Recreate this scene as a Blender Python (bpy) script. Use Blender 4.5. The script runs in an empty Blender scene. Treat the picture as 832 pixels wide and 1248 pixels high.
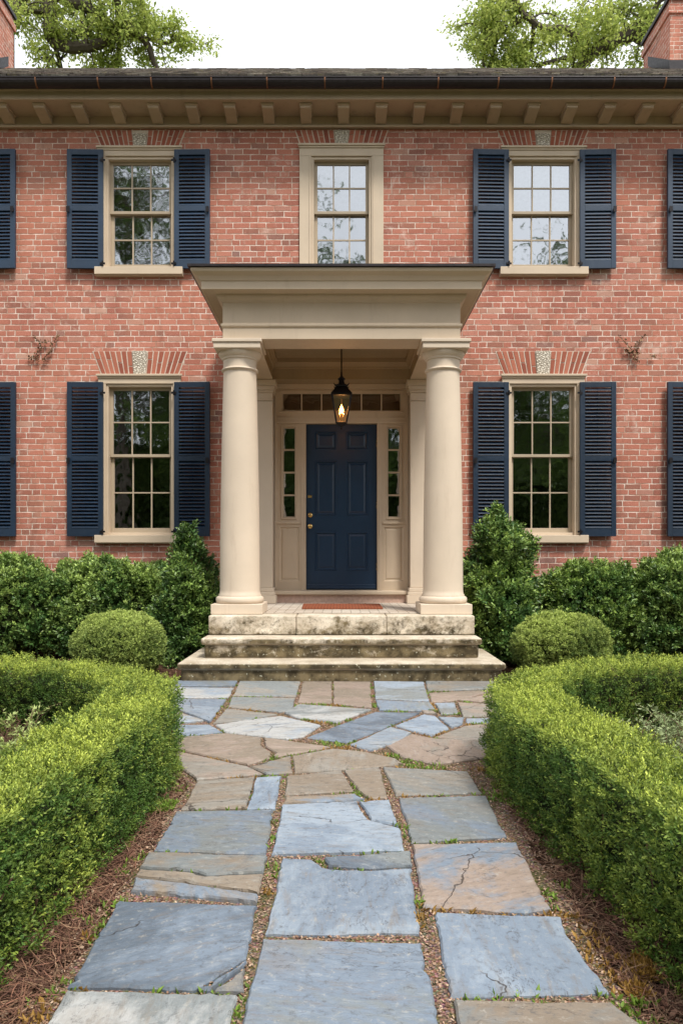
import bpy, math, random
import numpy as np
from mathutils import Vector, noise as mnoise
PI = math.pi
random.seed(7); RNG = np.random.default_rng(11)
scene = bpy.context.scene
COL = scene.collection
CX, HY, F, H = 416.0, 680.0, 893.0, 1.16        # survey constants: lens and eye height

# ------------------------------------------------------------------ mesh helpers
class MB:
    def __init__(s): s.v = []; s.f = []; s.c = []
    def box(s, x0, x1, y0, y1, z0, z1):
        b = len(s.v)
        s.v += [(x0,y0,z0),(x1,y0,z0),(x1,y1,z0),(x0,y1,z0),(x0,y0,z1),(x1,y0,z1),(x1,y1,z1),(x0,y1,z1)]
        s.f += [(b,b+3,b+2,b+1),(b+4,b+5,b+6,b+7),(b,b+1,b+5,b+4),(b+1,b+2,b+6,b+5),(b+2,b+3,b+7,b+6),(b+3,b,b+4,b+7)]
        return s
    def quad(s, a, b, c, d):
        n = len(s.v); s.v += [a,b,c,d]; s.f.append((n,n+1,n+2,n+3)); return s
    def poly(s, pts):
        n = len(s.v); s.v += list(pts); s.f.append(tuple(range(n, n+len(pts)))); return s
    def extrude(s, pts2, fn, a, b):
        """closed outline pts2 mapped by fn(p, t) at t=a and t=b"""
        n = len(s.v); k = len(pts2)
        s.v += [fn(p, a) for p in pts2] + [fn(p, b) for p in pts2]
        s.f.append(tuple(range(n, n+k))); s.f.append(tuple(range(n+2*k-1, n+k-1, -1)))
        for i in range(k):
            j = (i+1) % k; s.f.append((n+i, n+k+i, n+k+j, n+j))
        return s
    def lathe(s, prof, c=(0,0,0), seg=32, axis='z'):
        n = len(s.v); k = len(prof)
        for r, z in prof:
            for i in range(seg):
                a = 2*PI*i/seg; x, y = r*math.cos(a), r*math.sin(a)
                if axis == 'z': s.v.append((c[0]+x, c[1]+y, c[2]+z))
                else: s.v.append((c[0]+x, c[1]-z, c[2]+y))
        for q in range(k-1):
            for i in range(seg):
                j = (i+1) % seg
                s.f.append((n+q*seg+i, n+q*seg+j, n+(q+1)*seg+j, n+(q+1)*seg+i))
        s.f.append(tuple(n+i for i in range(seg))[::-1]); s.f.append(tuple(n+(k-1)*seg+i for i in range(seg)))
        return s
    def tube(s, pts, rad, seg=6):
        pts = [Vector(p) for p in pts]; n = len(s.v); k = len(pts)
        if not hasattr(rad, '__len__'): rad = [rad]*k
        prev = None
        for i, p in enumerate(pts):
            t = (pts[min(i+1,k-1)] - pts[max(i-1,0)])
            if t.length < 1e-9: t = Vector((0,0,1))
            t.normalize()
            if prev is None: prev = t.orthogonal().normalized()
            prev = (prev - t*prev.dot(t))
            if prev.length < 1e-6: prev = t.orthogonal()
            prev.normalize(); q = t.cross(prev)
            for a in range(seg):
                w = 2*PI*a/seg; s.v.append(tuple(p + (prev*math.cos(w) + q*math.sin(w))*rad[i]))
        for i in range(k-1):
            for a in range(seg):
                b = (a+1) % seg
                s.f.append((n+i*seg+a, n+i*seg+b, n+(i+1)*seg+b, n+(i+1)*seg+a))
        s.f.append(tuple(n+a for a in range(seg))[::-1]); s.f.append(tuple(n+(k-1)*seg+a for a in range(seg)))
        return s
    def holed(s, x0, x1, z0, z1, holes, y0, y1):
        """plate between y0 (front) and y1 (back) with rectangular holes"""
        xs = sorted(set([x0,x1] + [h[0] for h in holes] + [h[1] for h in holes]))
        zs = sorted(set([z0,z1] + [h[2] for h in holes] + [h[3] for h in holes]))
        xs = [x for x in xs if x0 <= x <= x1]; zs = [z for z in zs if z0 <= z <= z1]
        def solid(i, j):
            if i < 0 or j < 0 or i >= len(xs)-1 or j >= len(zs)-1: return False
            cx, cz = (xs[i]+xs[i+1])/2, (zs[j]+zs[j+1])/2
            return not any(h[0] < cx < h[1] and h[2] < cz < h[3] for h in holes)
        for i in range(len(xs)-1):
            for j in range(len(zs)-1):
                if not solid(i, j): continue
                a, b, c, d = xs[i], xs[i+1], zs[j], zs[j+1]
                s.quad((a,y0,c),(b,y0,c),(b,y0,d),(a,y0,d)); s.quad((b,y1,c),(a,y1,c),(a,y1,d),(b,y1,d))
                if not solid(i-1,j): s.quad((a,y1,c),(a,y0,c),(a,y0,d),(a,y1,d))
                if not solid(i+1,j): s.quad((b,y0,c),(b,y1,c),(b,y1,d),(b,y0,d))
                if not solid(i,j-1): s.quad((a,y1,c),(b,y1,c),(b,y0,c),(a,y0,c))
                if not solid(i,j+1): s.quad((a,y0,d),(b,y0,d),(b,y1,d),(a,y1,d))
        return s
    def rings(s, x0, x1, z0, z1, steps, y):
        """nested rectangular rings going inward: steps = [(inset, depth)] ending in a field (a joinery panel)"""
        prev = None
        for ins, dep in steps:
            r = [(x0+ins,y+dep,z0+ins),(x1-ins,y+dep,z0+ins),(x1-ins,y+dep,z1-ins),(x0+ins,y+dep,z1-ins)]
            if prev:
                for i in range(4):
                    j = (i+1) % 4; s.quad(prev[i], prev[j], r[j], r[i])
            prev = r
        s.poly(prev); return s

WLOC = {}
def ob(name, mb, m, parent=None, loc=None, smooth=False, bevel=0, seg=2, weld=False):
    """link a mesh; without loc the geometry is in world metres"""
    if isinstance(mb, MB):
        me = bpy.data.meshes.new(name); me.from_pydata(mb.v, [], mb.f); me.update()
        if mb.c and len(mb.c) == len(mb.v):
            at = me.color_attributes.new('col', 'FLOAT_COLOR', 'POINT')
            at.data.foreach_set('color', np.array([(*c[:3],1.0) for c in mb.c], dtype=np.float32).ravel())
        me.materials.append(m)
    else: me = mb
    o = bpy.data.objects.new(name, me); COL.objects.link(o)
    w = Vector(loc) if loc is not None else Vector((0,0,0))
    if parent is not None:
        o.parent = parent; o.location = w - WLOC[parent.name]
    else: o.location = w
    WLOC[o.name] = w
    if smooth:
        me.shade_smooth()
        try: me.set_sharp_from_angle(angle=math.radians(38))
        except Exception: pass
    if weld:
        mo = o.modifiers.new('weld','WELD'); mo.merge_threshold = 0.0005
    if bevel:
        mo = o.modifiers.new('bevel', 'BEVEL'); mo.width = bevel; mo.segments = seg; mo.limit_method = 'ANGLE'; mo.angle_limit = math.radians(40)
    return o
def tag(o, label=None, cat=None, group=None, kind=None):
    if label: o['label'] = label
    if cat: o['category'] = cat
    if group: o['group'] = group
    if kind: o['kind'] = kind
    return o
def empty(name, loc):
    o = bpy.data.objects.new(name, None); COL.objects.link(o); o.location = loc; o.empty_display_size = .2
    WLOC[o.name] = Vector(loc); return o
def copy_part(src, parent, world):
    """copy of a part (with its sub-parts) placed at world"""
    c = src.copy(); COL.objects.link(c); c.parent = parent
    c.location = Vector(world) - WLOC[parent.name]; WLOC[c.name] = Vector(world)
    for ch in list(src.children):
        d = ch.copy(); COL.objects.link(d); d.parent = c
    return c

# ------------------------------------------------------------------ materials
class NT:
    def __init__(s, name):
        s.m = bpy.data.materials.new(name); s.m.use_nodes = True; s.t = s.m.node_tree; s.t.nodes.clear()
        s.out = s.t.nodes.new('ShaderNodeOutputMaterial')
    def n(s, typ, **kw):
        nd = s.t.nodes.new('ShaderNode'+typ)
        for k, v in kw.items():
            if k.startswith('i_'):
                key = k[2:]; key = int(key) if key.isdigit() else key.replace('_',' ')
                s.set(nd.inputs[key], v)
            else: setattr(nd, k, v)
        return nd
    def set(s, sock, v):
        if isinstance(v, bpy.types.NodeSocket): s.t.links.new(v, sock)
        elif isinstance(v, bpy.types.Node): s.t.links.new(v.outputs[0], sock)
        else:
            if hasattr(sock.default_value, '__len__') and len(sock.default_value) == 4 and len(v) == 3: v = (*v, 1)
            sock.default_value = v
    def math(s, op, a, b=None, c=None):
        nd = s.n('Math', operation=op); s.set(nd.inputs[0], a)
        if b is not None: s.set(nd.inputs[1], b)
        if c is not None: s.set(nd.inputs[2], c)
        return nd.outputs[0]
    def mix(s, fac, a, b, mode='MIX'):
        nd = s.n('Mix', data_type='RGBA', blend_type=mode)
        s.set(nd.inputs[0], fac); s.set(nd.inputs[6], a); s.set(nd.inputs[7], b); return nd.outputs[2]
    def noise(s, vec, scale, detail=4, rough=.55, dist=0):
        nd = s.n('TexNoise'); s.set(nd.inputs['Vector'], vec); nd.inputs['Scale'].default_value = scale
        nd.inputs['Detail'].default_value = detail; nd.inputs['Roughness'].default_value = rough; nd.inputs['Distortion'].default_value = dist
        return nd
    def mapr(s, v, a, b, c=0.0, d=1.0, smooth=False):
        nd = s.n('MapRange'); nd.interpolation_type = 'SMOOTHSTEP' if smooth else 'LINEAR'
        s.set(nd.inputs[0], v)
        for i, x in zip((1,2,3,4), (a,b,c,d)): nd.inputs[i].default_value = x
        return nd.outputs[0]
    def scale(s, vec, sc):
        nd = s.n('Mapping'); s.set(nd.inputs['Vector'], vec); nd.inputs['Scale'].default_value = sc; return nd.outputs[0]
    def obj(s): return s.n('TexCoord').outputs['Object']
    def bump(s, h, strength=.3, dist=.01, normal=None):
        nd = s.n('Bump'); s.set(nd.inputs['Height'], h); nd.inputs['Strength'].default_value = strength; nd.inputs['Distance'].default_value = dist
        if normal is not None: s.set(nd.inputs['Normal'], normal)
        return nd.outputs[0]
    def principled(s, col, rough=.6, normal=None, spec=.5, metal=0):
        nd = s.n('BsdfPrincipled'); s.set(nd.inputs['Base Color'], col); s.set(nd.inputs['Roughness'], rough)
        nd.inputs['Specular IOR Level'].default_value = spec; nd.inputs['Metallic'].default_value = metal
        if normal is not None: s.set(nd.inputs['Normal'], normal)
        s.t.links.new(nd.outputs[0], s.out.inputs[0]); return nd

def m_paint(name, col, rough=.5, var=.12, grime=(.35,.28,.2), gfac=.35, spec=.4, bump=.12):
    k = NT(name); o = k.obj()
    geo = k.n('NewGeometry').outputs['Position']
    big = k.noise(geo, 1.7, 5, .6); fine = k.noise(geo, 26, 4, .6)
    c = k.mix(k.mapr(big.outputs[0], .3, .7), [x*(1-var) for x in col], [min(1, x*(1+var*.5)) for x in col])
    streak = k.noise(k.scale(geo, (9, 9, 1.2)), 1.0, 6, .7)
    g = k.math('MULTIPLY', k.mapr(streak.outputs[0], .56, .8), gfac)
    c = k.mix(g, c, grime)
    k.principled(c, k.mapr(fine.outputs[0], .3, .7, rough-.08, rough+.1), k.bump(fine.outputs[0], bump, .004), spec)
    return k.m

M_SASH = (.42,.34,.245)  # trim tan darkened: the shade on the sashes is put into the colour
def m_brick(name='aged_red_brick'):
    k = NT(name); o = k.obj()
    wob = k.noise(o, 7, 2, .5)
    sep = k.n('SeparateXYZ'); k.set(sep.inputs[0], o)
    w2 = k.n('SeparateColor'); k.set(w2.inputs[0], wob.outputs['Color'])
    u = k.math('ADD', k.math('ADD', sep.outputs[0], sep.outputs[1]), k.math('MULTIPLY', k.math('SUBTRACT', w2.outputs[0], .5), .022))
    v = k.math('ADD', sep.outputs[2], k.math('MULTIPLY', k.math('SUBTRACT', w2.outputs[1], .5), .010))
    CH, ST = .0728, .212
    vr = k.math('DIVIDE', v, CH); row = k.math('FLOOR', vr); fv = k.math('MULTIPLY', k.math('FRACT', vr), CH)
    wr = k.n('TexWhiteNoise', noise_dimensions='1D'); k.set(wr.inputs['W'], row)
    PER = k.mapr(k.math('GREATER_THAN', wr.outputs[0], .5), 0, 1, .318, .212)      # header rows and plain stretcher rows
    u2 = k.math('ADD', k.math('DIVIDE', u, PER), k.math('ADD', k.math('MULTIPLY', row, .5), k.math('MULTIPLY', wr.outputs[0], .22)))
    cell = k.math('FLOOR', u2); f = k.math('MULTIPLY', k.math('FRACT', u2), PER)
    isH = k.math('GREATER_THAN', f, ST)
    du = k.math('MINIMUM', k.math('MINIMUM', f, k.math('ABSOLUTE', k.math('SUBTRACT', f, ST))), k.math('SUBTRACT', PER, f))
    dv = k.math('MINIMUM', fv, k.math('SUBTRACT', CH, fv))
    d = k.math('MINIMUM', du, dv)
    edge = k.noise(o, 70, 3, .6)
    d = k.math('ADD', d, k.math('MULTIPLY', k.math('SUBTRACT', edge.outputs[0], .5), .0058))
    mask = k.mapr(d, .0028, .0072, smooth=True)
    idv = k.n('CombineXYZ'); k.set(idv.inputs[0], k.math('ADD', k.math('MULTIPLY', cell, 2.0), isH)); k.set(idv.inputs[1], row)
    wn = k.n('TexWhiteNoise', noise_dimensions='2D'); k.set(wn.inputs['Vector'], idv.outputs[0])
    ramp = k.n('ValToRGB'); k.set(ramp.inputs[0], wn.outputs[0])
    cols = [(0,(.15,.10,.095)),(.06,(.19,.075,.055)),(.15,(.25,.07,.048)),(.4,(.35,.10,.066)),(.65,(.41,.13,.088)),(.85,(.49,.19,.135)),(.96,(.34,.17,.13)),(1,(.52,.33,.25))]
    el = ramp.color_ramp.elements
    el[0].position = 0; el[0].color = (*cols[0][1],1); el[1].position = 1; el[1].color = (*cols[-1][1],1)
    for p, c in cols[1:-1]:
        e = el.new(p); e.color = (*c, 1)
    grain = k.noise(o, 95, 5, .7); big = k.noise(o, .9, 5, .62); mid = k.noise(o, 4.2, 8, .78, .6)
    c = k.mix(k.mapr(grain.outputs[0], .38, .62), (.22,.07,.05), (.72,.40,.31), 'MIX')
    c = k.mix(.66, c, ramp.outputs[0])
    c = k.mix(k.mapr(big.outputs[0], .40, .62, 0, .45), c, (.53,.215,.135))                      # sun-bleached, paler reaches of old brick
    c = k.mix(k.mapr(mid.outputs[0], .56, .70, 0, .65), c, (.68,.50,.42))                       # lime bloom
    soot = k.noise(k.scale(o, (2.4,2.4,.45)), 1.4, 7, .74)
    c = k.mix(k.mapr(soot.outputs[0], .55, .74, 0, .6), c, (.15,.07,.05))
    mc = k.mix(k.mapr(k.noise(o, 9, 6, .7).outputs[0], .38, .62), (.40,.25,.18), (.80,.69,.60))
    c = k.mix(mask, mc, c)
    h = k.math('ADD', k.math('MULTIPLY', mask, .7), k.math('MULTIPLY', grain.outputs[0], .35))
    k.principled(c, .88, k.bump(h, .75, .008), .2)
    return k.m

def m_attr(name, rough=.8, bump=.4, bscale=60, vary=.25, spec=.3):
    """colour read from the 'col' attribute of the mesh with grain on top"""
    k = NT(name); a = k.n('Attribute', attribute_name='col'); o = k.obj()
    g = k.noise(o, bscale, 5, .65)
    c = k.mix(k.mapr(g.outputs[0], .3, .7, 0, vary), a.outputs['Color'], (.1,.07,.05))
    k.principled(c, rough, k.bump(g.outputs[0], bump, .006), spec); return k.m

def m_leaf(name, rough=.5, trans=.35, spec=.35):
    k = NT(name); a = k.n('Attribute', attribute_name='col')
    p = k.principled(a.outputs['Color'], rough, None, spec)
    tr = k.n('BsdfTranslucent'); k.set(tr.inputs[0], k.mix(.45, a.outputs['Color'], (.45,.6,.08), 'MIX') if False else a.outputs['Color'])
    mx = k.n('MixShader'); mx.inputs[0].default_value = trans
    k.t.links.new(p.outputs[0], mx.inputs[1]); k.t.links.new(tr.outputs[0], mx.inputs[2]); k.t.links.new(mx.outputs[0], k.out.inputs[0])
    return k.m

def m_glass(name='old_window_glass', refl=.38, wav=.20):
    k = NT(name); geo = k.n('NewGeometry').outputs['Position']
    n1 = k.noise(geo, 3.2, 2, .5)
    nb = k.bump(n1.outputs[0], wav, .02)
    gl = k.n('BsdfGlossy'); k.set(gl.inputs['Normal'], nb); gl.inputs['Roughness'].default_value = .03; k.set(gl.inputs['Color'], (.92,.96,1.0))
    tr = k.n('BsdfTransparent'); k.set(tr.inputs[0], (.62,.66,.66))
    lw = k.n('LayerWeight'); lw.inputs[0].default_value = .45
    fac = k.math('MINIMUM', k.math('ADD', k.math('MULTIPLY', lw.outputs['Fresnel'], .5), refl), 1.0)
    mx = k.n('MixShader'); k.set(mx.inputs[0], fac)
    k.t.links.new(tr.outputs[0], mx.inputs[1]); k.t.links.new(gl.outputs[0], mx.inputs[2]); k.t.links.new(mx.outputs[0], k.out.inputs[0])
    return k.m

def m_stone(name='mossy_limestone'):
    k = NT(name); geo = k.n('NewGeometry'); pos = geo.outputs['Position']
    base = k.mix(k.mapr(k.noise(pos, 4, 6, .65).outputs[0], .35, .65), (.46,.38,.28), (.74,.66,.54))
    pit = k.noise(pos, 45, 5, .7)
    base = k.mix(k.mapr(pit.outputs[0], .52, .66, 0, .5), base, (.22,.17,.11))
    sepn = k.n('SeparateXYZ'); k.set(sepn.inputs[0], geo.outputs['Normal'])
    up = k.mapr(k.math('ABSOLUTE', sepn.outputs[2]), .3, .9, 1, .22)
    alg = k.noise(k.scale(pos, (1.6,1.6,2.2)), 2.3, 8, .72, .5)
    spots = k.noise(pos, 17, 6, .75)
    sepp = k.n('SeparateXYZ'); k.set(sepp.inputs[0], pos)
    low = k.mapr(sepp.outputs[2], .05, .62, .20, -.05)                 # algae keeps to the damp lower stones
    av = k.math('ADD', k.math('ADD', k.math('MULTIPLY', alg.outputs[0], .62), k.math('MULTIPLY', spots.outputs[0], .38)), low)
    am = k.math('MULTIPLY', k.mapr(av, .46, .585), up)
    algc = k.mix(k.mapr(k.noise(pos, 9, 5).outputs[0], .4, .62), (.055,.042,.022), (.20,.155,.085))
    c = k.mix(am, base, algc)
    lich = k.noise(pos, 33, 4, .6)
    c = k.mix(k.math('MULTIPLY', k.mapr(lich.outputs[0], .62, .67), .7), c, (.62,.60,.46))
    k.principled(c, .88, k.bump(k.math('ADD', pit.outputs[0], k.math('MULTIPLY', alg.outputs[0], .6)), .5, .01), .25)
    return k.m

def m_slab(name='bluestone_flagging'):
    k = NT(name); a = k.n('Attribute', attribute_name='col').outputs['Color']; b = k.n('Attribute', attribute_name='col2').outputs['Color']
    uv = k.n('Attribute', attribute_name='suv').outputs['Vector']
    geo = k.n('NewGeometry').outputs['Position']
    cl = k.noise(k.scale(uv, (1.0,1.7,1)), 1.7, 9, .68, .5)
    c = k.mix(k.mapr(cl.outputs[0], .47, .57), a, b)
    c = k.mix(.3, a, c) if False else c
    st = k.noise(k.scale(uv, (2.5,11,1)), 2.2, 8, .75, .3)
    c = k.mix(k.mapr(st.outputs[0], .52, .68, 0, .55), c, (.20,.155,.11))
    c = k.mix(k.mapr(st.outputs[0], .44, .30, 0, .28), c, (.52,.53,.53))
    rust = k.noise(uv, .9, 7, .7, .8)
    c = k.mix(k.mapr(rust.outputs[0], .56, .68, 0, .45), c, (.22,.165,.11))
    sp = k.noise(geo, 30, 8, .8)
    c = k.mix(k.mapr(sp.outputs[0], .56, .64, 0, .45), c, (.44,.42,.37))
    c = k.mix(k.mapr(sp.outputs[0], .46, .36, 0, .6), c, (.09,.09,.095))
    tr = k.math('FRACT', k.math('MULTIPLY', k.noise(k.scale(uv, (1,2.4,1)), 1.6, 9, .62, .2).outputs[0], 7.0))      # split layers of the stone
    lm = k.math('MULTIPLY', k.mapr(tr, .0, .045, 1, 0), k.mapr(k.noise(uv, 2.0, 3).outputs[0], .47, .54, 0, 1))
    c = k.mix(k.math('MULTIPLY', lm, .85), c, (.05,.042,.04))
    vd = k.noise(uv, 1.9, 5, .6)
    addv = k.n('VectorMath', operation='ADD'); k.set(addv.inputs[0], uv)
    sc = k.n('VectorMath', operation='SCALE'); k.set(sc.inputs[0], vd.outputs['Color']); sc.inputs['Scale'].default_value = .35; k.set(addv.inputs[1], sc.outputs[0])
    vo = k.n('TexVoronoi', feature='DISTANCE_TO_EDGE'); k.set(vo.inputs['Vector'], k.scale(addv.outputs[0], (1.0,1.7,1))); vo.inputs['Scale'].default_value = 1.25
    cm = k.math('MULTIPLY', k.mapr(vo.outputs[0], .0012, .0050, 1, 0), k.mapr(k.noise(uv, 1.3, 3).outputs[0], .54, .57))
    c = k.mix(k.math('MULTIPLY', cm, .85), c, (.045,.035,.03))
    relief = k.noise(k.scale(uv, (1,2.6,1)), 3.0, 8, .6, .6)
    h = k.math('ADD', k.math('SUBTRACT', k.math('ADD', k.math('MULTIPLY', relief.outputs[0], 1.4), k.math('MULTIPLY', sp.outputs[0], .28)), k.math('MULTIPLY', cm, 1.0)), k.math('MULTIPLY', tr, .30))
    k.principled(c, k.mapr(cl.outputs[0], .3, .7, .50, .72), k.bump(h, .55, .02), .42)
    return k.m

def m_soil(name='mulch_soil'):
    k = NT(name); geo = k.n('NewGeometry').outputs['Position']
    a = k.noise(geo, 42, 8, .78); b = k.noise(geo, 6, 5, .6)
    ramp = k.n('ValToRGB'); k.set(ramp.inputs[0], a.outputs[0]); e = ramp.color_ramp.elements
    e[0].position = .34; e[0].color = (.03,.016,.010,1); e[1].position = .72; e[1].color = (.30,.18,.12,1)
    m = e.new(.52); m.color = (.11,.055,.035,1)
    c = k.mix(k.mapr(b.outputs[0], .35, .65, 0, .5), ramp.outputs[0], (.07,.04,.025))
    k.principled(c, .95, k.bump(a.outputs[0], 1.0, .03), .1); return k.m

def m_gravel(name='sandy_joint'):
    k = NT(name); geo = k.n('NewGeometry').outputs['Position']
    v = k.n('TexVoronoi'); k.set(v.inputs['Vector'], geo); v.inputs['Scale'].default_value = 95
    a = k.noise(geo, 5, 6, .7)
    c = k.mix(k.mapr(v.outputs[0], 0, .8), (.40,.29,.21), (.14,.09,.06))
    c = k.mix(.35, c, v.outputs['Color'], 'SOFT_LIGHT')
    c = k.mix(k.mapr(a.outputs[0], .5, .64, 0, .8), c, (.09,.10,.03))
    k.principled(c, .95, k.bump(v.outputs[0], 1.0, .012), .1); return k.m

def m_simple(name, col, rough=.5, metal=0, spec=.5, bscale=0):
    k = NT(name); nb = None
    n = k.noise(k.n('NewGeometry').outputs['Position'], 22, 5, .6)
    c = k.mix(k.mapr(n.outputs[0], .3, .7), [x*.8 for x in col], [min(1,x*1.15) for x in col])
    if bscale: nb = k.bump(n.outputs[0], bscale, .004)
    k.principled(c, k.mapr(n.outputs[0], .3, .7, max(.05,rough-.08), rough+.1), nb, spec, metal); return k.m

M = {}
M['brick'] = m_brick()
M['cream'] = m_paint('cream_paint', (.57,.46,.34), .55, .10, (.33,.25,.17), .32)
M['sash'] = m_paint('shaded_sash_paint', M_SASH, .5, .1, (.2,.15,.1), .3)
M['column'] = m_paint('column_paint', (.62,.515,.40), .62, .08, (.40,.30,.21), .42, .35, .2)
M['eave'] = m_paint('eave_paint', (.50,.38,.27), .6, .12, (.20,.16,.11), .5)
M['ceil'] = m_paint('shaded_ceiling_paint', (.34,.25,.15), .6, .1, (.2,.14,.08), .3)  # brown tone, darker than the trim to add porch shade by colour
M['navy'] = m_paint('navy_shutter_paint', (.007,.021,.045), .42, .25, (.03,.045,.06), .35, .5)
M['blue'] = m_paint('faded_blue_shutter_paint', (.015,.036,.072), .5, .25, (.07,.10,.13), .35, .5)
M['door'] = m_paint('door_paint', (.005,.026,.064), .40, .15, (.03,.05,.08), .2, .5, .06)
M['glass'] = m_glass()
M['glass_hi'] = m_glass('upper_window_glass', .40, .16)
M['stone'] = m_stone()
M['slab'] = m_slab()
M['soil'] = m_soil()
M['gravel'] = m_gravel()
M['leaf'] = m_leaf('leaf', .5, .22, .3)
M['gloss_leaf'] = m_leaf('glossy_leaf', .38, .15, .45)
M['tree_leaf'] = m_leaf('tree_leaf', .55, .55, .25)
M['bark'] = m_simple('bark', (.10,.082,.065), .9, 0, .2, .8)
M['twig'] = m_simple('twig', (.12,.07,.045), .9, 0, .2)
M['core'] = m_simple('foliage_dark_core', (.020,.026,.010), .95, 0, .1)  # near-black fill that stands in for shade deep in foliage
M['black'] = m_simple('black_metal', (.018,.016,.018), .42, .6, .5)
M['gutter'] = m_simple('dark_gutter', (.030,.024,.026), .38, .4, .5, .3)
M['copper'] = m_simple('copper_strap', (.22,.10,.05), .5, .5, .5)
M['brass'] = m_simple('brass', (.62,.42,.16), .28, 1, .5)
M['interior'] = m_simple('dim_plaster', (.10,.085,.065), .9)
M['blind'] = m_simple('white_blind', (.78,.80,.82), .8)
M['pinkstone'] = m_simple('pink_stone', (.52,.36,.29), .8, 0, .3, .3)
M['mulch'] = m_attr('mulch_bits', .95, .3, 80, .2, .1)
M['vouss'] = m_attr('arch_brick', .88, .6, 140, .30, .2)

def m_shingle():
    k = NT('weathered_shingle'); a = k.n('Attribute', attribute_name='col').outputs['Color']; geo = k.n('NewGeometry').outputs['Position']
    n = k.noise(k.scale(geo, (14,3,3)), 3, 6, .7); l = k.noise(geo, 8, 6, .75)
    c = k.mix(k.mapr(n.outputs[0], .35, .7, 0, .6), a, (.05,.045,.045))
    c = k.mix(k.mapr(l.outputs[0], .55, .66, 0, .85), c, (.34,.30,.16))
    k.principled(c, .9, k.bump(n.outputs[0], .8, .02), .2); return k.m
M['shingle'] = m_shingle()
def m_floor():
    k = NT('porch_brick_paving'); o = k.obj()
    b = k.n('TexBrick'); k.set(b.inputs['Vector'], o); b.inputs['Scale'].default_value = 1; b.inputs['Brick Width'].default_value = .2; b.inputs['Row Height'].default_value = .1
    b.inputs['Mortar Size'].default_value = .007; k.set(b.inputs['Color1'], (.50,.42,.34)); k.set(b.inputs['Color2'], (.62,.56,.48)); k.set(b.inputs['Mortar'], (.20,.16,.12))
    n = k.noise(o, 30, 6, .7)
    c = k.mix(k.mapr(n.outputs[0], .5, .75, 0, .6), b.outputs[0], (.25,.17,.12))
    k.principled(c, .85, k.bump(n.outputs[0], .3, .006), .25); return k.m
M['floor'] = m_floor()
def m_keystone():
    k = NT('carved_keystone'); o = k.obj()
    w = k.n('TexVoronoi', feature='DISTANCE_TO_EDGE'); k.set(w.inputs['Vector'], k.scale(o, (1,1,1.5))); w.inputs['Scale'].default_value = 30
    n = k.noise(o, 60, 4)
    c = k.mix(k.mapr(w.outputs[0], .03, .22), (.30,.25,.19), (.72,.66,.56))
    k.principled(c, .9, k.bump(w.outputs[0], 1, .02), .2); return k.m
M['key'] = m_keystone()
def m_mat():
    k = NT('coir_mat'); o = k.obj(); n = k.noise(o, 160, 4, .8); s = k.n('TexWave'); k.set(s.inputs[0], o); s.inputs['Scale'].default_value = 9; s.bands_direction = 'X'
    c = k.mix(k.mapr(n.outputs[0], .35, .65), (.20,.055,.03), (.42,.15,.08)); c = k.mix(k.math('MULTIPLY', s.outputs[1], .35), c, (.10,.03,.02))
    k.principled(c, .95, k.bump(n.outputs[0], 1, .01), .1); return k.m
M['mat'] = m_mat()
def m_flame():
    k = NT('flame_bulb'); e = k.n('Emission'); k.set(e.inputs[0], (1,.47,.13)); e.inputs[1].default_value = 22; k.t.links.new(e.outputs[0], k.out.inputs[0]); return k.m
M['flame'] = m_flame()
def m_lampglass():
    k = NT('lantern_glass'); gl = k.n('BsdfGlossy'); gl.inputs['Roughness'].default_value = .05
    tr = k.n('BsdfTransparent'); k.set(tr.inputs[0], (.95,.68,.42)); mx = k.n('MixShader'); mx.inputs[0].default_value = .12
    k.t.links.new(tr.outputs[0], mx.inputs[1]); k.t.links.new(gl.outputs[0], mx.inputs[2]); k.t.links.new(mx.outputs[0], k.out.inputs[0]); return k.m
M['lampglass'] = m_lampglass()
def m_grass():
    k = NT('lawn'); geo = k.n('NewGeometry').outputs['Position']; n = k.noise(geo, 30, 6, .7); b = k.noise(geo, .3, 4)
    c = k.mix(k.mapr(n.outputs[0], .3, .7), (.05,.06,.022), (.12,.13,.05)); c = k.mix(k.mapr(b.outputs[0], .4, .6, 0, .4), c, (.12,.13,.04))
    k.principled(c, .9, k.bump(n.outputs[0], .8, .03), .2); return k.m
M['lawn'] = m_grass()

# ------------------------------------------------------------------ ground
g = MB(); R = 400
g.quad((-R,-R,-.012),(R,-R,-.012),(R,R,-.012),(-R,R,-.012))
tag(ob('ground', g, M['lawn']), kind='structure')
g = MB()          # planting bed with a gently uneven surface
nx, ny = 90, 110
for j in range(ny+1):
    for i in range(nx+1):
        x = -7.2+14.4*i/nx; y = -.6+10.1*j/ny
        g.v.append((x, y, .004 + .010*mnoise.noise(Vector((x*3,y*3,0))) + .006*mnoise.noise(Vector((x*11,y*11,3)))))
for j in range(ny):
    for i in range(nx):
        a = j*(nx+1)+i; g.f.append((a,a+1,a+nx+2,a+nx+1))
tag(ob('planting_bed', g, M['soil'], smooth=True), kind='structure')

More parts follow.
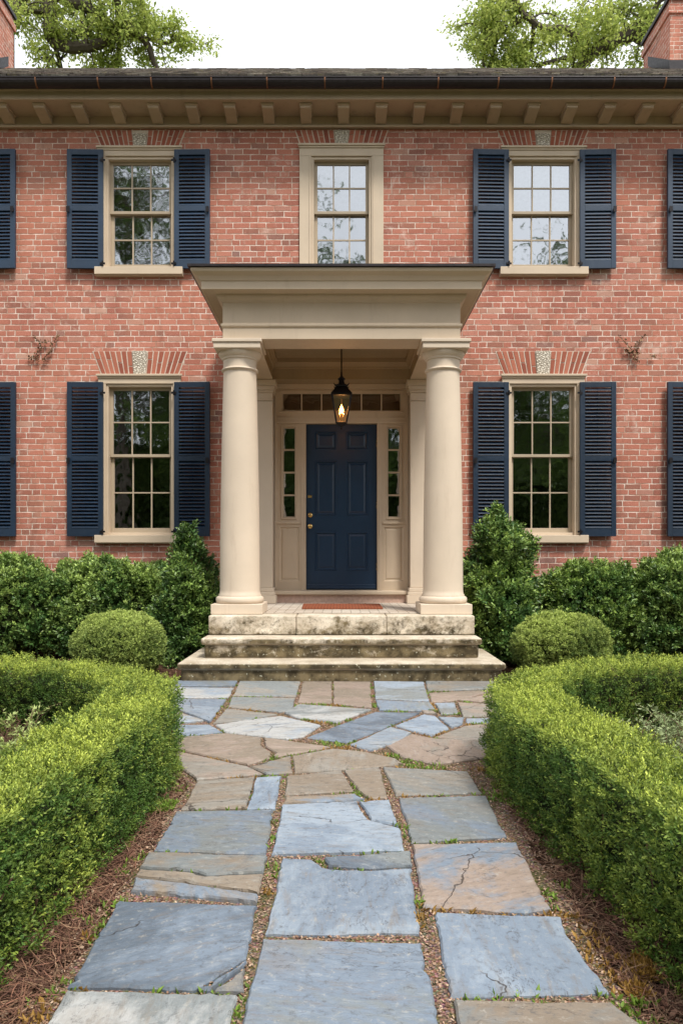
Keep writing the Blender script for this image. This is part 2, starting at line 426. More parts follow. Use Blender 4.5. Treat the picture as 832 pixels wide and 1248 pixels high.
# ------------------------------------------------------------------ flagstone path (measured slab by slab, in metres on the ground)
ZT = .032
def gp(px, py, z=ZT):
    y = (H - z)*F/(py - HY); return ((px - CX)*y/F, y)
BL=(.185,.23,.29); LB=(.265,.315,.375); DB=(.115,.145,.185); TN=(.245,.20,.155); GT=(.26,.24,.21); PK=(.32,.25,.205); WG=(.40,.405,.40); GR=(.20,.22,.225)
slabs_px = [
 ([(241,951),(311,947),(300,985),(221,986)],TN,GT),([(312,947),(343,945),(336,984),(301,985)],LB,BL),([(348,945),(416,938),(432,963),(347,968)],TN,GT),([(419,938),(462,934),(473,971),(450,972),(436,963)],TN,GT),([(347,970),(433,966),(447,973),(345,978)],TN,BL),([(466,934),(570,940),(588,966),(482,968)],GT,GR),
 ([(214,988),(333,986),(325,1040),(188,1035)],BL,GR),([(343,980),(434,976),(449,999),(488,1010),(493,1036),(331,1040)],LB,BL),([(437,976),(474,974),(486,1006),(452,998)],LB,BL),([(485,971),(592,969),(618,1018),(501,1026)],GR,BL),
 ([(180,1038),(326,1043),(322,1063),(252,1066),(234,1061),(170,1057)],TN,GR),([(169,1059),(234,1063),(252,1068),(321,1065),(316,1088),(230,1075),(164,1067)],TN,GT),([(163,1069),(230,1077),(315,1090),(314,1099),(159,1085)],BL,TN),([(343,1045),(378,1046),(392,1056),(402,1058),(450,1060),(502,1057),(511,1135),(323,1137)],LB,BL),([(394,1045),(500,1037),(502,1055),(450,1058),(400,1055)],DB,GR),([(501,1029),(629,1027),(671,1106),(640,1112),(515,1104)],PK,BL),
 ([(144,1097),(314,1102),(301,1165),(276,1181),(238,1204),(82,1201)],DB,BL),([(300,1169),(298,1176),(285,1185),(257,1205),(242,1205),(277,1184)],DB,BL),([(298,1180),(299,1206),(262,1206),(286,1188)],GT,DB),([(319,1143),(513,1148),(538,1250),(556,1335),(272,1335),(293,1250)],BL,GR),([(528,1110),(683,1115),(690,1135),(743,1207),(548,1213)],BL,LB),
 ([(80,1207),(290,1211),(266,1335),(5,1335)],GR,WG),([(551,1218),(745,1222),(790,1255),(845,1335),(572,1335)],TN,GR),
 ([(228,899),(275,893),(318,898),(319,909),(330,916),(329,923),(302,931),(228,909)],TN,PK),([(321,898),(355,903),(403,910),(334,922),(335,916),(323,909)],TN,PK),([(304,934),(354,921),(357,941),(325,943)],TN,GR),([(356,921),(405,912),(446,916),(482,924),(492,931),(417,937),(359,941)],TN,GT),
 ([(226,912),(302,934),(321,943),(240,950),(221,935)],GT,PK),([(262,883),(299,877),(343,872),(391,883),(370,897),(350,900),(276,892)],WG,LB),
 ([(226,884),(256,883),(272,892),(226,898)],LB,BL),([(230,851),(276,852),(256,880),(236,861)],LB,BL),([(226,861),(232,863),(249,878),(226,881)],GT,LB),
 ([(224,837),(285,838),(278,850),(224,849)],WG,LB),([(218,829),(290,829),(286,836),(220,835)],GR,BL),
 ([(292,829),(366,830),(361,848),(284,847)],GR,GT),([(282,849),(360,850),(356,865),(340,867),(278,861)],GR,GT),([(276,863),(338,870),(304,876),(260,881)],GT,GR),
 ([(369,830),(404,830),(405,857),(363,855)],PK,TN),([(406,830),(451,830),(453,862),(406,857)],PK,TN),
 ([(364,858),(452,864),(410,880),(360,874),(346,868)],WG,GR),([(455,830),(516,831),(523,854),(457,851)],GR,LB),([(457,853),(524,856),(530,863),(513,866),(462,865)],BL,GR),
 ([(374,898),(412,883),(458,867),(511,868),(477,883),(424,904)],BL,DB),([(426,907),(476,885),(501,892),(489,902),(469,908),(453,914)],LB,WG),
 ([(481,884),(516,870),(530,872),(547,887),(525,896)],BL,LB),([(533,873),(565,874),(563,882),(550,886)],LB,BL),([(518,830),(588,830),(588,838),(521,842)],GR,GT),
 ([(522,844),(583,840),(554,853),(525,855)],PK,TN),([(529,857),(554,856),(558,869),(537,870)],GR,LB),([(557,856),(592,859),(592,872),(564,873)],PK,GT),([(559,852),(594,841),(596,857)],PK,TN),
 ([(530,897),(566,884),(596,878),(598,904),(558,900)],GT,PK),([(567,875),(592,874),(594,877),(567,881)],LB,GR),
 ([(471,909),(501,894),(525,899),(557,901),(600,906),(600,918),(560,927),(530,931),(490,922)],PK,GT),
 ([(512,865),(528,866),(533,870),(516,868)],PK,GT)]
def widen(p):
    x, y = p
    if y < 925 and x <= 236: x -= 26
    if y < 925 and x >= 582: x += 24
    return (x, y)
slabs = [([gp(*widen(p)) for p in P], a, b) for P, a, b in slabs_px]
# more slabs on towards and past the viewer, same pattern
for row, (ya, yb) in enumerate([(.95,1.5),(.35,.92),(-.4,.32)]):
    for c, (xa, xb) in enumerate([(-.73,-.25),(-.22,.22),(.25,.72)]):
        o_ = .03*((c*7+row*5) % 3-1)
        slabs.append(([(xa,ya+o_),(xb,ya+o_*.6),(xb,yb-.02),(xa,yb-.03)], (BL,TN,GR)[(row+c)%3], (GT,BL,LB)[(row+2*c)%3]))
pv, pf, ca, cb, suv = [], [], [], [], []
rs = random.Random(5)
for P, A, B in slabs:
    P = [Vector((p[0],p[1])) for p in P]
    ar = sum(P[i].x*P[(i+1)%len(P)].y - P[(i+1)%len(P)].x*P[i].y for i in range(len(P)))
    if ar < 0: P.reverse()
    cen = sum(P, Vector((0,0)))/len(P); pts = []
    size = abs(ar)**.5
    for i, p in enumerate(P):
        q = P[(i+1)%len(P)]; L = (q-p).length; n = max(1, int(L/.022)); nrm = Vector(((q-p).y, -(q-p).x))/max(L,1e-6); ph = rs.uniform(0,50)
        for t in range(n):
            w = min(t, n-t)/max(1,n/2) if n > 1 else 0
            e = (mnoise.noise(Vector((ph+t*.12, 0, 0)))*.007 + mnoise.noise(Vector((ph+t*.9, 5, 0)))*.005 + rs.uniform(-.0022,.0022) - (.012 if rs.random() < .02 else 0)) * (1 if t else .3)
            pts.append(p.lerp(q, t/n) + nrm*(e-.003))
    n = len(pts); b = len(pv); zt = ZT + rs.uniform(-.003,.003); tx, ty = rs.uniform(-.004,.004), rs.uniform(-.004,.004)
    ang = rs.choice([0, .15, -.2, PI/2, .6, -.5]); ca_, sa_ = math.cos(ang), math.sin(ang); off = (rs.uniform(0,50), rs.uniform(0,50))
    v_ = rs.uniform(.88,1.12); a_ = [x*v_ for x in A]; b_ = [x*v_ for x in B]
    for ins, z in ((0,-.02),(0,zt-.007),(.006,zt)):
        for p in pts:
            d = cen-p; q = p + d.normalized()*ins
            pv.append((q.x, q.y, z + (tx*d.x+ty*d.y if z > 0 else 0)))
            suv.append(((q.x*ca_-q.y*sa_)+off[0], (q.x*sa_+q.y*ca_)+off[1], 0)); ca.append((*a_,1)); cb.append((*b_,1))
    for r in range(2):
        for i in range(n):
            j = (i+1) % n; pf.append((b+r*n+i, b+r*n+j, b+(r+1)*n+j, b+(r+1)*n+i))
    pf.append(tuple(b+2*n+i for i in range(n)))
me = bpy.data.meshes.new('path'); me.from_pydata(pv, [], pf); me.update()
me.color_attributes.new('col','FLOAT_COLOR','POINT').data.foreach_set('color', np.array(ca,dtype=np.float32).ravel())
me.color_attributes.new('col2','FLOAT_COLOR','POINT').data.foreach_set('color', np.array(cb,dtype=np.float32).ravel())
me.attributes.new('suv','FLOAT_VECTOR','POINT').data.foreach_set('vector', np.array(suv,dtype=np.float32).ravel())
me.materials.append(M['slab'])
tag(ob('path', me, None), kind='structure')
# sandy bedding under the joints
g = MB(); EL = [(-.80,-.5),(-.80,1.5),(-.80,2.4),(-.82,3.6),(-.98,4.2),(-1.30,5.2),(-1.52,6.0),(-1.52,6.80)]
n = 60
def edge_x(y):
    for (x0,y0),(x1,y1) in zip(EL, EL[1:]):
        if y0 <= y <= y1: return x0+(x1-x0)*(y-y0)/(y1-y0)
    return EL[-1][0]
ys = [-.5+7.3*i/n for i in range(n+1)]
L_ = [(edge_x(y)+.05+.02*math.sin(y*9), y, .017) for y in ys]; R_ = [(-edge_x(y)-.05+.02*math.sin(y*8+1), y, .017) for y in ys]
for i in range(n): g.quad(L_[i], R_[i], R_[i+1], L_[i+1])
tag(ob('path_bedding', g, M['gravel']), kind='structure')

def inside(pts, poly):
    x, y = pts[:,0], pts[:,1]; r = np.zeros(len(pts), bool); k = len(poly)
    for i in range(k):
        x0,y0 = poly[i]; x1,y1 = poly[(i+1)%k]
        c = ((y0 > y) != (y1 > y)); 
        if y1 == y0: continue
        r ^= c & (x < (x1-x0)*(y-y0)/(y1-y0)+x0)
    return r
def on_slab(pts):
    r = np.zeros(len(pts), bool)
    for P, _, _ in slabs: r |= inside(pts, P)
    return r

# ------------------------------------------------------------------ leaf / strip meshes
def unit(a): return a/np.maximum(np.linalg.norm(a, axis=1, keepdims=True), 1e-9)
def leaf_mesh(name, base, d, size, col, ratio=.5, fold=.25, mat=None):
    """N folded leaves, 4 points each"""
    N = len(base); d = unit(d); r = unit(RNG.normal(size=(N,3))); side = unit(np.cross(d, r)); up = np.cross(side, d)
    s = size[:,None]; mid = base + d*s*.5 + up*s*fold*.35
    v = np.empty((N,4,3)); v[:,0] = base; v[:,1] = mid + side*s*ratio*.5; v[:,2] = base + d*s - up*s*.08; v[:,3] = mid - side*s*ratio*.5
    idx = np.arange(N)[:,None]*4
    tri = np.concatenate([idx+np.array([0,1,2]), idx+np.array([0,2,3])], axis=1).reshape(-1)
    me = bpy.data.meshes.new(name); me.vertices.add(N*4); me.vertices.foreach_set('co', v.astype(np.float32).ravel())
    me.loops.add(N*6); me.loops.foreach_set('vertex_index', tri.astype(np.int32))
    me.polygons.add(N*2); me.polygons.foreach_set('loop_start', np.arange(0,N*6,3,dtype=np.int32)); me.polygons.foreach_set('loop_total', np.full(N*2,3,dtype=np.int32))
    c4 = np.ones((N,4,4), np.float32); c4[:,:,:3] = col[:,None,:]; c4[:,0,:3] *= .9; c4[:,2,:3] *= 1.1
    me.update(calc_edges=True); me.validate()
    me.color_attributes.new('col','FLOAT_COLOR','POINT').data.foreach_set('color', c4.ravel())
    me.materials.append(mat); return me
def sprigs(pos, dirs, L, per, lsize, col_dark, col_new, newf, spread=.8):
    """turn sprig positions into leaves along little stems"""
    N = len(pos); dirs = unit(dirs)
    t = np.tile(np.linspace(.0,1,per), N); P = np.repeat(pos, per, 0); D = np.repeat(dirs, per, 0)
    rr = unit(RNG.normal(size=(N*per,3))); perp = unit(np.cross(D, rr))
    base = P + D*(t[:,None]*L) + perp*.002
    ld = D*(.45+.5*t[:,None]) + perp*spread + RNG.normal(size=(N*per,3))*.12
    sz = lsize*(.75+.5*RNG.random(N*per))*(1.05-.35*t)
    nf = np.repeat(newf, per)*(.35+.65*t)
    v = (.75+.5*np.repeat(RNG.random(N), per))*(.85+.3*RNG.random(N*per))
    cd, cn = np.array(col_dark), np.array(col_new)
    c = (cd*(1-nf[:,None]) + cn*nf[:,None])*v[:,None]
    return base, ld, sz, np.clip(c, 0, 1)
def fbm(P, s, seed=0):
    return np.array([mnoise.noise(Vector((float(p[0])*s+seed, float(p[1])*s, float(p[2])*s))) for p in P])

# ------------------------------------------------------------------ clipped hedges
def hedge(mirror, seed):
    global RNG
    RNG = np.random.default_rng(seed)
    C = [(-1.10,.45),(-1.095,1.5),(-1.06,2.6),(-1.03,3.3),(-1.035,3.75),(-1.15,4.14),(-1.43,4.50),(-1.84,4.77),(-2.35,4.95),(-3.0,5.05),(-3.9,5.1)]
    if mirror: C = [(1.12,.45),(1.10,1.5),(1.03,2.6),(.965,3.3),(.955,3.75),(1.07,4.16),(1.37,4.54),(1.80,4.82),(2.35,4.98),(3.0,5.08),(3.9,5.12)]
    # smooth the centre line
    P = [Vector((x,y)) for x,y in C]; S = []
    for i in range(len(P)-1):
        p0,p1,p2,p3 = P[max(i-1,0)],P[i],P[i+1],P[min(i+2,len(P)-1)]
        for k in range(16):
            t = k/16; S.append(.5*((2*p1)+(p2-p0)*t+(2*p0-5*p1+4*p2-p3)*t*t+(3*p1-p0-3*p2+p3)*t**3))
    S.append(P[-1]); S = np.array([tuple(s) for s in S]); seg = np.linalg.norm(np.diff(S,axis=0),axis=1); cum = np.concatenate([[0],np.cumsum(seg)]); LEN = cum[-1]
    W, HH = .180, .455
    def at(s):
        x = np.interp(s, cum, S[:,0]); y = np.interp(s, cum, S[:,1]); e = .03
        tx = np.interp(s+e, cum, S[:,0])-np.interp(s-e, cum, S[:,0]); ty = np.interp(s+e, cum, S[:,1])-np.interp(s-e, cum, S[:,1])
        l = np.hypot(tx,ty)+1e-9; return x, y, tx/l, ty/l
    per = 2*HH+2*W
    N = 33000
    s = LEN*RNG.random(N)**1.25        # finer growth sampled where it is seen closest
    q = RNG.random(N)*per; cs = q < HH; ct = (q >= HH) & (q < HH+2*W); 
    off = np.where(cs, -W, np.where(ct, q-HH-W, W)); zz = np.where(cs, q, np.where(ct, HH, per-q))
    nx_ = np.where(cs, -1., np.where(ct, 0., 1.)); nz_ = np.where(ct, 1., 0.)
    # round the shoulders
    rad = .038; ex = np.maximum(np.abs(off)-(W-rad),0); ez = np.maximum(zz-(HH-rad),0); l = np.hypot(ex,ez); k = l > 1e-6
    sc = np.where(k & (ex>0) & (ez>0), rad/np.maximum(l,1e-6), 1.0); both = (ex>0)&(ez>0)
    off = np.where(both, np.sign(off)*((W-rad)+ex*sc), off); zz = np.where(both, HH-rad+ez*sc, zz)
    nx_ = np.where(both, np.sign(off)*ex/np.maximum(l,1e-6), nx_); nz_ = np.where(both, ez/np.maximum(l,1e-6), nz_)
    x, y, tx, ty = at(s); bulge = 1
    pos = np.stack([x - ty*off*-1, y + tx*off*-1, zz], 1)         # offset to the right-hand normal
    nrm = np.stack([ty*nx_, -tx*nx_, nz_], 1)
    lump = fbm(pos, 3.2, seed)*.020 + fbm(pos, 9, seed+9)*.040 + fbm(pos, 24, seed+3)*.022 + (RNG.random(N) < .03)*RNG.random(N)*.035
    inset = RNG.random(N)**1.5*.075
    pos = pos + nrm*(lump - inset)[:,None]
    dirs = unit(nrm*.75 + np.array([0,0,.55]) + RNG.normal(size=(N,3))*.33)
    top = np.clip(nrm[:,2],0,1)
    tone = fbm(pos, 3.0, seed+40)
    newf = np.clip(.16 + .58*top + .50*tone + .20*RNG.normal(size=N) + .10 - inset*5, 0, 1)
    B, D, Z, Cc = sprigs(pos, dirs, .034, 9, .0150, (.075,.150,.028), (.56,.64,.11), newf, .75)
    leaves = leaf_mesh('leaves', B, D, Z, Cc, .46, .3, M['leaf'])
    root = empty('clipped_hedge', (C[1][0], C[1][1], 0))
    # solid dark core, added to block light and darken the leaf gaps
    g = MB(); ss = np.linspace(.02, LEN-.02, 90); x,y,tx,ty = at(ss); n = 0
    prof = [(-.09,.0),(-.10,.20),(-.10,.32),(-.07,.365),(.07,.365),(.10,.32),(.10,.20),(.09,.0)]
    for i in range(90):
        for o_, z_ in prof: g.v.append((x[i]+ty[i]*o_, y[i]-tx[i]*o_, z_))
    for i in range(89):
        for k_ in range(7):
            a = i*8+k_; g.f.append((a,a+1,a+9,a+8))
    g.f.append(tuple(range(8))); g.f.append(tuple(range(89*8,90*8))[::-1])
    ob('dark_core', g, M['core'], root)
    ob('leaves', leaves, None, root)
    # bare stems at the foot
    g = MB()
    for i in range(110):
        s0 = LEN*random.random(); xx,yy,a,b = at(np.array([s0])); o_ = random.uniform(-.13,.13)
        p = Vector((float(xx[0]+b[0]*o_), float(yy[0]-a[0]*o_), 0)); g.tube([p, p+Vector((random.uniform(-.03,.03),random.uniform(-.03,.03),.12)), p+Vector((random.uniform(-.08,.08),random.uniform(-.08,.08),.30))], [.006,.005,.003], 5)
    tag(ob('twigs', g, M['twig'], root), kind='stuff')
    return root
tag(hedge(False, 21), 'curved low clipped box hedge edging the left side of the path', 'hedge', 'hedges lining the path')
tag(hedge(True, 22), 'curved low clipped box hedge edging the right side of the path', 'hedge', 'hedges lining the path')

# ------------------------------------------------------------------ free shrubs
def shrub(name, label, cat, loc, prof, n, lsize, dark, new, newbase, seed, L=.06, per=9, lump=.10, lscale=2.2, mat='gloss_leaf', ell=1.0, group=None, jit=.35, inset=.17, ratio=.46, toptone=.25, twig=.01):
    """prof = [(z, r)] outline of the plant; leaves spread through its outer shell"""
    global RNG
    RNG = np.random.default_rng(seed)
    z = np.array([p[0] for p in prof]); r = np.array([p[1] for p in prof])
    zs = np.linspace(z[0], z[-1], 200); rs_ = np.interp(zs, z, r); dr = np.gradient(rs_, zs)
    w = (rs_+.02)*np.sqrt(1+dr**2); w /= w.sum(); i = RNG.choice(200, n, p=w)
    zz = zs[i] + RNG.uniform(-.5,.5,n)*(zs[1]-zs[0]); rr = np.interp(zz, z, r); d_ = dr[i]; a = RNG.uniform(0, 2*PI, n)
    nrm = unit(np.stack([np.cos(a), np.sin(a)/ell, -d_], 1))
    pos = np.stack([rr*np.cos(a), rr*np.sin(a)*ell, zz], 1)
    lp = fbm(pos, lscale, seed)*lump*1.7 + fbm(pos, lscale*3.3, seed+5)*lump*1.5
    ins = RNG.random(n)**1.4*inset
    pos = pos + nrm*(lp-ins)[:,None]; pos[:,2] = np.maximum(pos[:,2], .02)
    dirs = unit(nrm*.7 + np.array([0,0,.5]) + RNG.normal(size=(n,3))*jit)
    tone = fbm(pos, 2.6, seed+70)
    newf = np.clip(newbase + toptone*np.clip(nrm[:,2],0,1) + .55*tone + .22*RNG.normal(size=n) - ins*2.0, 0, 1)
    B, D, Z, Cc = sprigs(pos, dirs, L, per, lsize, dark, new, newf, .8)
    root = empty(name, loc); W0 = Vector(loc)
    g = MB(); k = 20; zc = np.linspace(z[0]+.03, z[-1]*.90, 12)  # added dark core: stops light passing through, keeps leaf gaps dark
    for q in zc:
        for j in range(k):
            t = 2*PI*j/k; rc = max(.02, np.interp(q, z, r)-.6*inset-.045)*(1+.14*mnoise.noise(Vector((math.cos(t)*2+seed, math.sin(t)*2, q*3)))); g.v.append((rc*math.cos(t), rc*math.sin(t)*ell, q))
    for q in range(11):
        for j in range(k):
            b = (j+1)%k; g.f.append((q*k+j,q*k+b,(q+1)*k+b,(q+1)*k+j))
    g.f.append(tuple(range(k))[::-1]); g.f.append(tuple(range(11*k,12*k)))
    ob('dark_core', g, M['core'], root, loc=loc, smooth=True)
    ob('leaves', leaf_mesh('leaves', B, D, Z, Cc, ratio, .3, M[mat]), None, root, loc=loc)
    g = MB(); rg = random.Random(seed)
    for q in range(22):
        t = rg.uniform(0,2*PI); rr_ = rg.uniform(.3,1)*r.max()*.8; hh = rg.uniform(.5,.95)*z[-1]
        g.tube([(0.03*math.cos(t),.03*math.sin(t)*ell,0),(rr_*.5*math.cos(t),rr_*.5*math.sin(t)*ell,hh*.4),(rr_*math.cos(t)*.9,rr_*math.sin(t)*.9*ell,min(hh, z[-1]*.8))],[twig,twig*.7,twig*.3],5)
    ob('stems', g, M['twig'], root, loc=loc)
    return tag(root, label, cat, group or {'holly_shrub':'shrubs along the house front','conical_shrub':'upright shrubs beside the columns'}.get(name))
HD, HN = (.065,.145,.035), (.46,.60,.15)
ball = lambda r, h: [(h*.02, r*.62),(h*.12,r*.80),(h*.28,r*.95),(h*.45,r),(h*.62,r*.97),(h*.78,r*.88),(h*.90,r*.67),(h*.97,r*.38),(h,.03)]
mound = lambda r, h: [(.04,r*.78),(.2*h,r*.92),(.45*h,r),(.7*h,r*.97),(.85*h,r*.86),(.95*h,r*.6),(h,.05)]
cone = lambda r, h: [(.03,r*.75),(.12*h,r*.95),(.3*h,r),(.45*h,r*.92),(.6*h,r*.74),(.75*h,r*.52),(.88*h,r*.30),(.96*h,r*.15),(h,.02)]
shrub('round_boxwood', 'round clipped boxwood ball left of the steps', 'shrub', (-2.16,7.15,0), ball(.42,.61), 9500, .020, (.085,.15,.035), (.52,.62,.16), .5, 31, .035, 9, .02, 5, 'leaf', group='clipped boxwood balls', inset=.05)
shrub('round_boxwood', 'wider clipped boxwood ball right of the steps', 'shrub', (2.13,7.15,0), ball(.44,.60), 10000, .020, (.085,.15,.035), (.54,.64,.16), .55, 32, .035, 9, .03, 5, 'leaf', group='clipped boxwood balls', inset=.05)
shrub('holly_shrub', 'broad leafy shrub under the leftmost shutter', 'shrub', (-3.98,8.62,0), mound(.78,1.10), 6500, .052, HD, HN, .32, 41, .07, 9, .08, 2.2, ell=.62)
shrub('holly_shrub', 'broad leafy shrub under the lower left window', 'shrub', (-2.72,8.66,0), mound(.76,1.08), 6500, .052, HD, HN, .35, 42, .07, 9, .09, 2.2, ell=.62)
shrub('conical_shrub', 'upright dark shrub beside the left column', 'shrub', (-1.70,8.12,0), cone(.33,1.50), 3800, .052, (.055,.12,.03), (.38,.54,.12), .2, 43, .08, 9, .10, 2.6)
shrub('conical_shrub', 'tall pointed evergreen shrub beside the right column', 'shrub', (1.74,8.10,0), cone(.38,1.70), 4700, .055, (.06,.135,.035), (.44,.60,.13), .26, 44, .10, 9, .12, 2.6)
shrub('holly_shrub', 'leafy rounded shrub under the lower right window', 'shrub', (2.92,8.60,0), mound(.55,1.08), 5200, .046, HD, (.40,.54,.11), .32, 45, .07, 9, .07, 2.4, ell=.75)
shrub('holly_shrub', 'dense leafy shrub at the right edge below the outer shutter', 'shrub', (3.98,8.55,0), mound(.72,1.14), 6600, .052, HD, HN, .38, 46, .07, 9, .11, 2.0, ell=.7)
# small plants behind the hedges
def spray(name, label, loc, n, h, colA, colB, seed, lean=.5, leafy=26, ls=.014, catg='plant'):
    global RNG
    RNG = np.random.default_rng(seed); rg = random.Random(seed); root = empty(name, loc); g = MB(); P, D, C = [], [], []
    for i in range(n):
        t = rg.uniform(0,2*PI); a = rg.uniform(.1,lean); hh = h*rg.uniform(.6,1.05); pts = []
        for k in range(9):
            f = k/8; pts.append(Vector((math.cos(t)*a*f*f*hh*1.6+rg.uniform(-.006,.006), math.sin(t)*a*f*f*hh*1.6+rg.uniform(-.006,.006), hh*f*(1-.15*f))))
        g.tube(pts, [.003*(1-f/10) for f in range(9)], 4)
        for k in range(2, 8):
            if rg.random() < .6:
                q = pts[k]; e = q+Vector((rg.uniform(-1,1),rg.uniform(-1,1),rg.uniform(.3,1))).normalized()*h*.25; g.tube([q, q.lerp(e,.5)+Vector((0,0,.01)), e], [.0022,.0016,.001], 4)
                if leafy:
                    for m in range(leafy//2): w = rg.random(); P.append(tuple(q.lerp(e,w))); D.append((rg.uniform(-1,1),rg.uniform(-1,1),rg.uniform(-.2,1)))
        for m in range(leafy):
            f = rg.uniform(.25,1)*8; k = min(7,int(f)); q = pts[k].lerp(pts[k+1], f-k); P.append(tuple(q)); D.append((rg.uniform(-1,1),rg.uniform(-1,1),rg.uniform(-.1,1.2)))
    ob('stems', g, M['twig'], root, loc=loc)
    if leafy:
        N = len(P); w = RNG.random((N,1)); C = np.array(colA)*w+np.array(colB)*(1-w)
        ob('leaves', leaf_mesh('leaves', np.array(P), np.array(D), ls*(.7+.6*RNG.random(N)), C, .35, .2, M['leaf']), None, root, loc=loc)
    return tag(root, label, catg, 'feathery plants inside the hedges' if name == 'feathery_plant' else None)
spray('dry_twig_plant', 'bare brown twiggy plant in the bed inside the left hedge', (-1.80,4.0,0), 34, .34, (0,0,0), (0,0,0), 3, .6, 0)
spray('feathery_plant', 'pale yellow green plant at the left edge inside the hedge', (-1.43,3.30,0), 60, .50, (.50,.58,.22), (.26,.34,.10), 4, .5, 44, .022)
spray('feathery_plant', 'silvery feathery plant at the right edge inside the hedge', (1.62,3.35,0), 80, .50, (.40,.47,.24), (.24,.31,.13), 6, .75, 44, .022)

# ------------------------------------------------------------------ mulch, gravel, moss
def band_points(n, ya, yb, wi, wo):
    """points between path edge and the hedge, both sides"""
    y = ya+(yb-ya)*RNG.random(n)**1.3; sgn = np.where(RNG.random(n)<.5,-1,1); ex = np.array([-edge_x(t) for t in y]); 
    x = sgn*(ex - wi + (wi+wo)*RNG.random(n)); return np.stack([x,y],1)
def strips(name, pts, z, Lr, Wr, cols, tilt=.25):
    N = len(pts); a = RNG.uniform(0,2*PI,N); L = RNG.uniform(*Lr,N); W = RNG.uniform(*Wr,N); d = np.stack([np.cos(a),np.sin(a),RNG.normal(size=N)*tilt],1)
    p = np.stack([np.cos(a+PI/2),np.sin(a+PI/2),RNG.normal(size=N)*tilt],1); c0 = np.stack([pts[:,0],pts[:,1],z],1)
    cur = RNG.normal(size=(N,1))*.22; V = []; K = 4
    for k in range(K):
        t = k/(K-1)-.5; base = c0 + d*L[:,None]*t + p*L[:,None]*cur*(t*t*2); w = W[:,None]*(1-1.2*t*t)
        V += [base-p*w*.5, base+p*w*.5]
    V = np.stack(V,1).reshape(-1,3); V[:,2] = np.maximum(V[:,2], .006); F_ = []
    i0 = np.arange(N)[:,None]*2*K
    for k in range(K-1): F_.append(i0+np.array([2*k,2*k+1,2*k+3,2*k+2]))
    Fa = np.stack(F_,1).reshape(-1)
    me = bpy.data.meshes.new(name); me.vertices.add(len(V)); me.vertices.foreach_set('co', V.astype(np.float32).ravel()); nf = N*(K-1)
    me.loops.add(nf*4); me.loops.foreach_set('vertex_index', Fa.astype(np.int32)); me.polygons.add(nf)
    me.polygons.foreach_set('loop_start', np.arange(0,nf*4,4,dtype=np.int32)); me.polygons.foreach_set('loop_total', np.full(nf,4,dtype=np.int32)); me.update(calc_edges=True)
    cc = np.array(cols)[RNG.integers(0,len(cols),N)]*(.6+.8*RNG.random((N,1))); c4 = np.ones((N,2*K,4),np.float32); c4[:,:,:3] = cc[:,None,:]
    me.color_attributes.new('col','FLOAT_COLOR','POINT').data.foreach_set('color', c4.ravel()); me.materials.append(M['mulch']); return me
RNG = np.random.default_rng(77)
P = band_points(30000, .6, 6.7, .05, .30); P = P[~on_slab(P)]
nl = strips('pine_needles', P, .016+.014*RNG.random(len(P)), (.04,.12), (.0014,.0032), [(.20,.11,.07),(.13,.065,.045),(.30,.19,.12),(.09,.045,.035),(.24,.12,.08)])
tag(ob('pine_needles', nl, None), 'brown pine straw lying along both edges of the path', 'mulch', kind='stuff')
P2 = band_points(6500, .6, 6.7, .06, .30)
q = np.stack([RNG.uniform(-4.4,4.4,9000), RNG.uniform(4.6,9.2,9000)],1); q = q[~((np.abs(q[:,0]) < 1.55) & (q[:,1] > 4))]
P2 = np.concatenate([P2[~on_slab(P2)], q])
ch = strips('bark_chips', P2, .015+.010*RNG.random(len(P2)), (.008,.026), (.005,.013), [(.22,.11,.075),(.14,.065,.045),(.28,.16,.11),(.08,.04,.03),(.36,.26,.18)], .4)
tag(ob('bark_chips', ch, None), 'reddish bark chips scattered over the planting beds', 'mulch', kind='stuff')
# gravel in the joints
J = np.stack([RNG.uniform(-1.0,1.0,150000), RNG.uniform(.7,6.6,150000)],1); J = J[(np.abs(J[:,0]) < [-edge_x(t)+.0 for t in J[:,1]])]; J = J[~on_slab(J)]
Jg = J[:22000]
gb = strips('joint_gravel', Jg, .019+.006*RNG.random(len(Jg)), (.003,.010), (.003,.007), [(.36,.24,.17),(.26,.16,.11),(.44,.32,.23),(.18,.11,.07)], .35)
tag(ob('joint_gravel', gb, None), 'tan pea gravel filling the joints between flagstones', 'gravel', kind='stuff')
# moss and grass tufts
dens = np.array([mnoise.noise(Vector((p[0]*3.5, p[1]*3.5, 4))) + .5*mnoise.noise(Vector((p[0]*11,p[1]*11,1))) for p in J[22000:52000]])
Jm = J[22000:52000][dens > .10]
Pe = band_points(60000, .9, 5.5, .05, .07); Pe = Pe[~on_slab(Pe)]
de = np.array([mnoise.noise(Vector((p[0]*3, p[1]*4.5, 9))) for p in Pe]); Pe = Pe[de > .33][:9000]
Jm = np.concatenate([Jm, Pe])
N = len(Jm); rep = 3; B = np.repeat(np.stack([Jm[:,0],Jm[:,1],np.full(N,.018)],1), rep, 0) + RNG.normal(size=(N*rep,3))*np.array([.004,.004,0])
hue = np.repeat(np.array([mnoise.noise(Vector((p[0]*2, p[1]*2, 30))) for p in Jm]), rep)[:,None]
Cm = np.where(hue > .22, np.array([.34,.20,.05]), np.array([.17,.27,.04]))*(.6+.8*RNG.random((N*rep,1)))
Dm = np.concatenate([RNG.normal(size=(N*rep,2))*.8, np.ones((N*rep,1))],1)
ms = leaf_mesh('moss', B, Dm, .009+.022*RNG.random(N*rep)**2, Cm, .35, .2, M['leaf'])
tag(ob('moss', ms, None), 'green and rusty moss growing in the path joints', 'moss', kind='stuff')

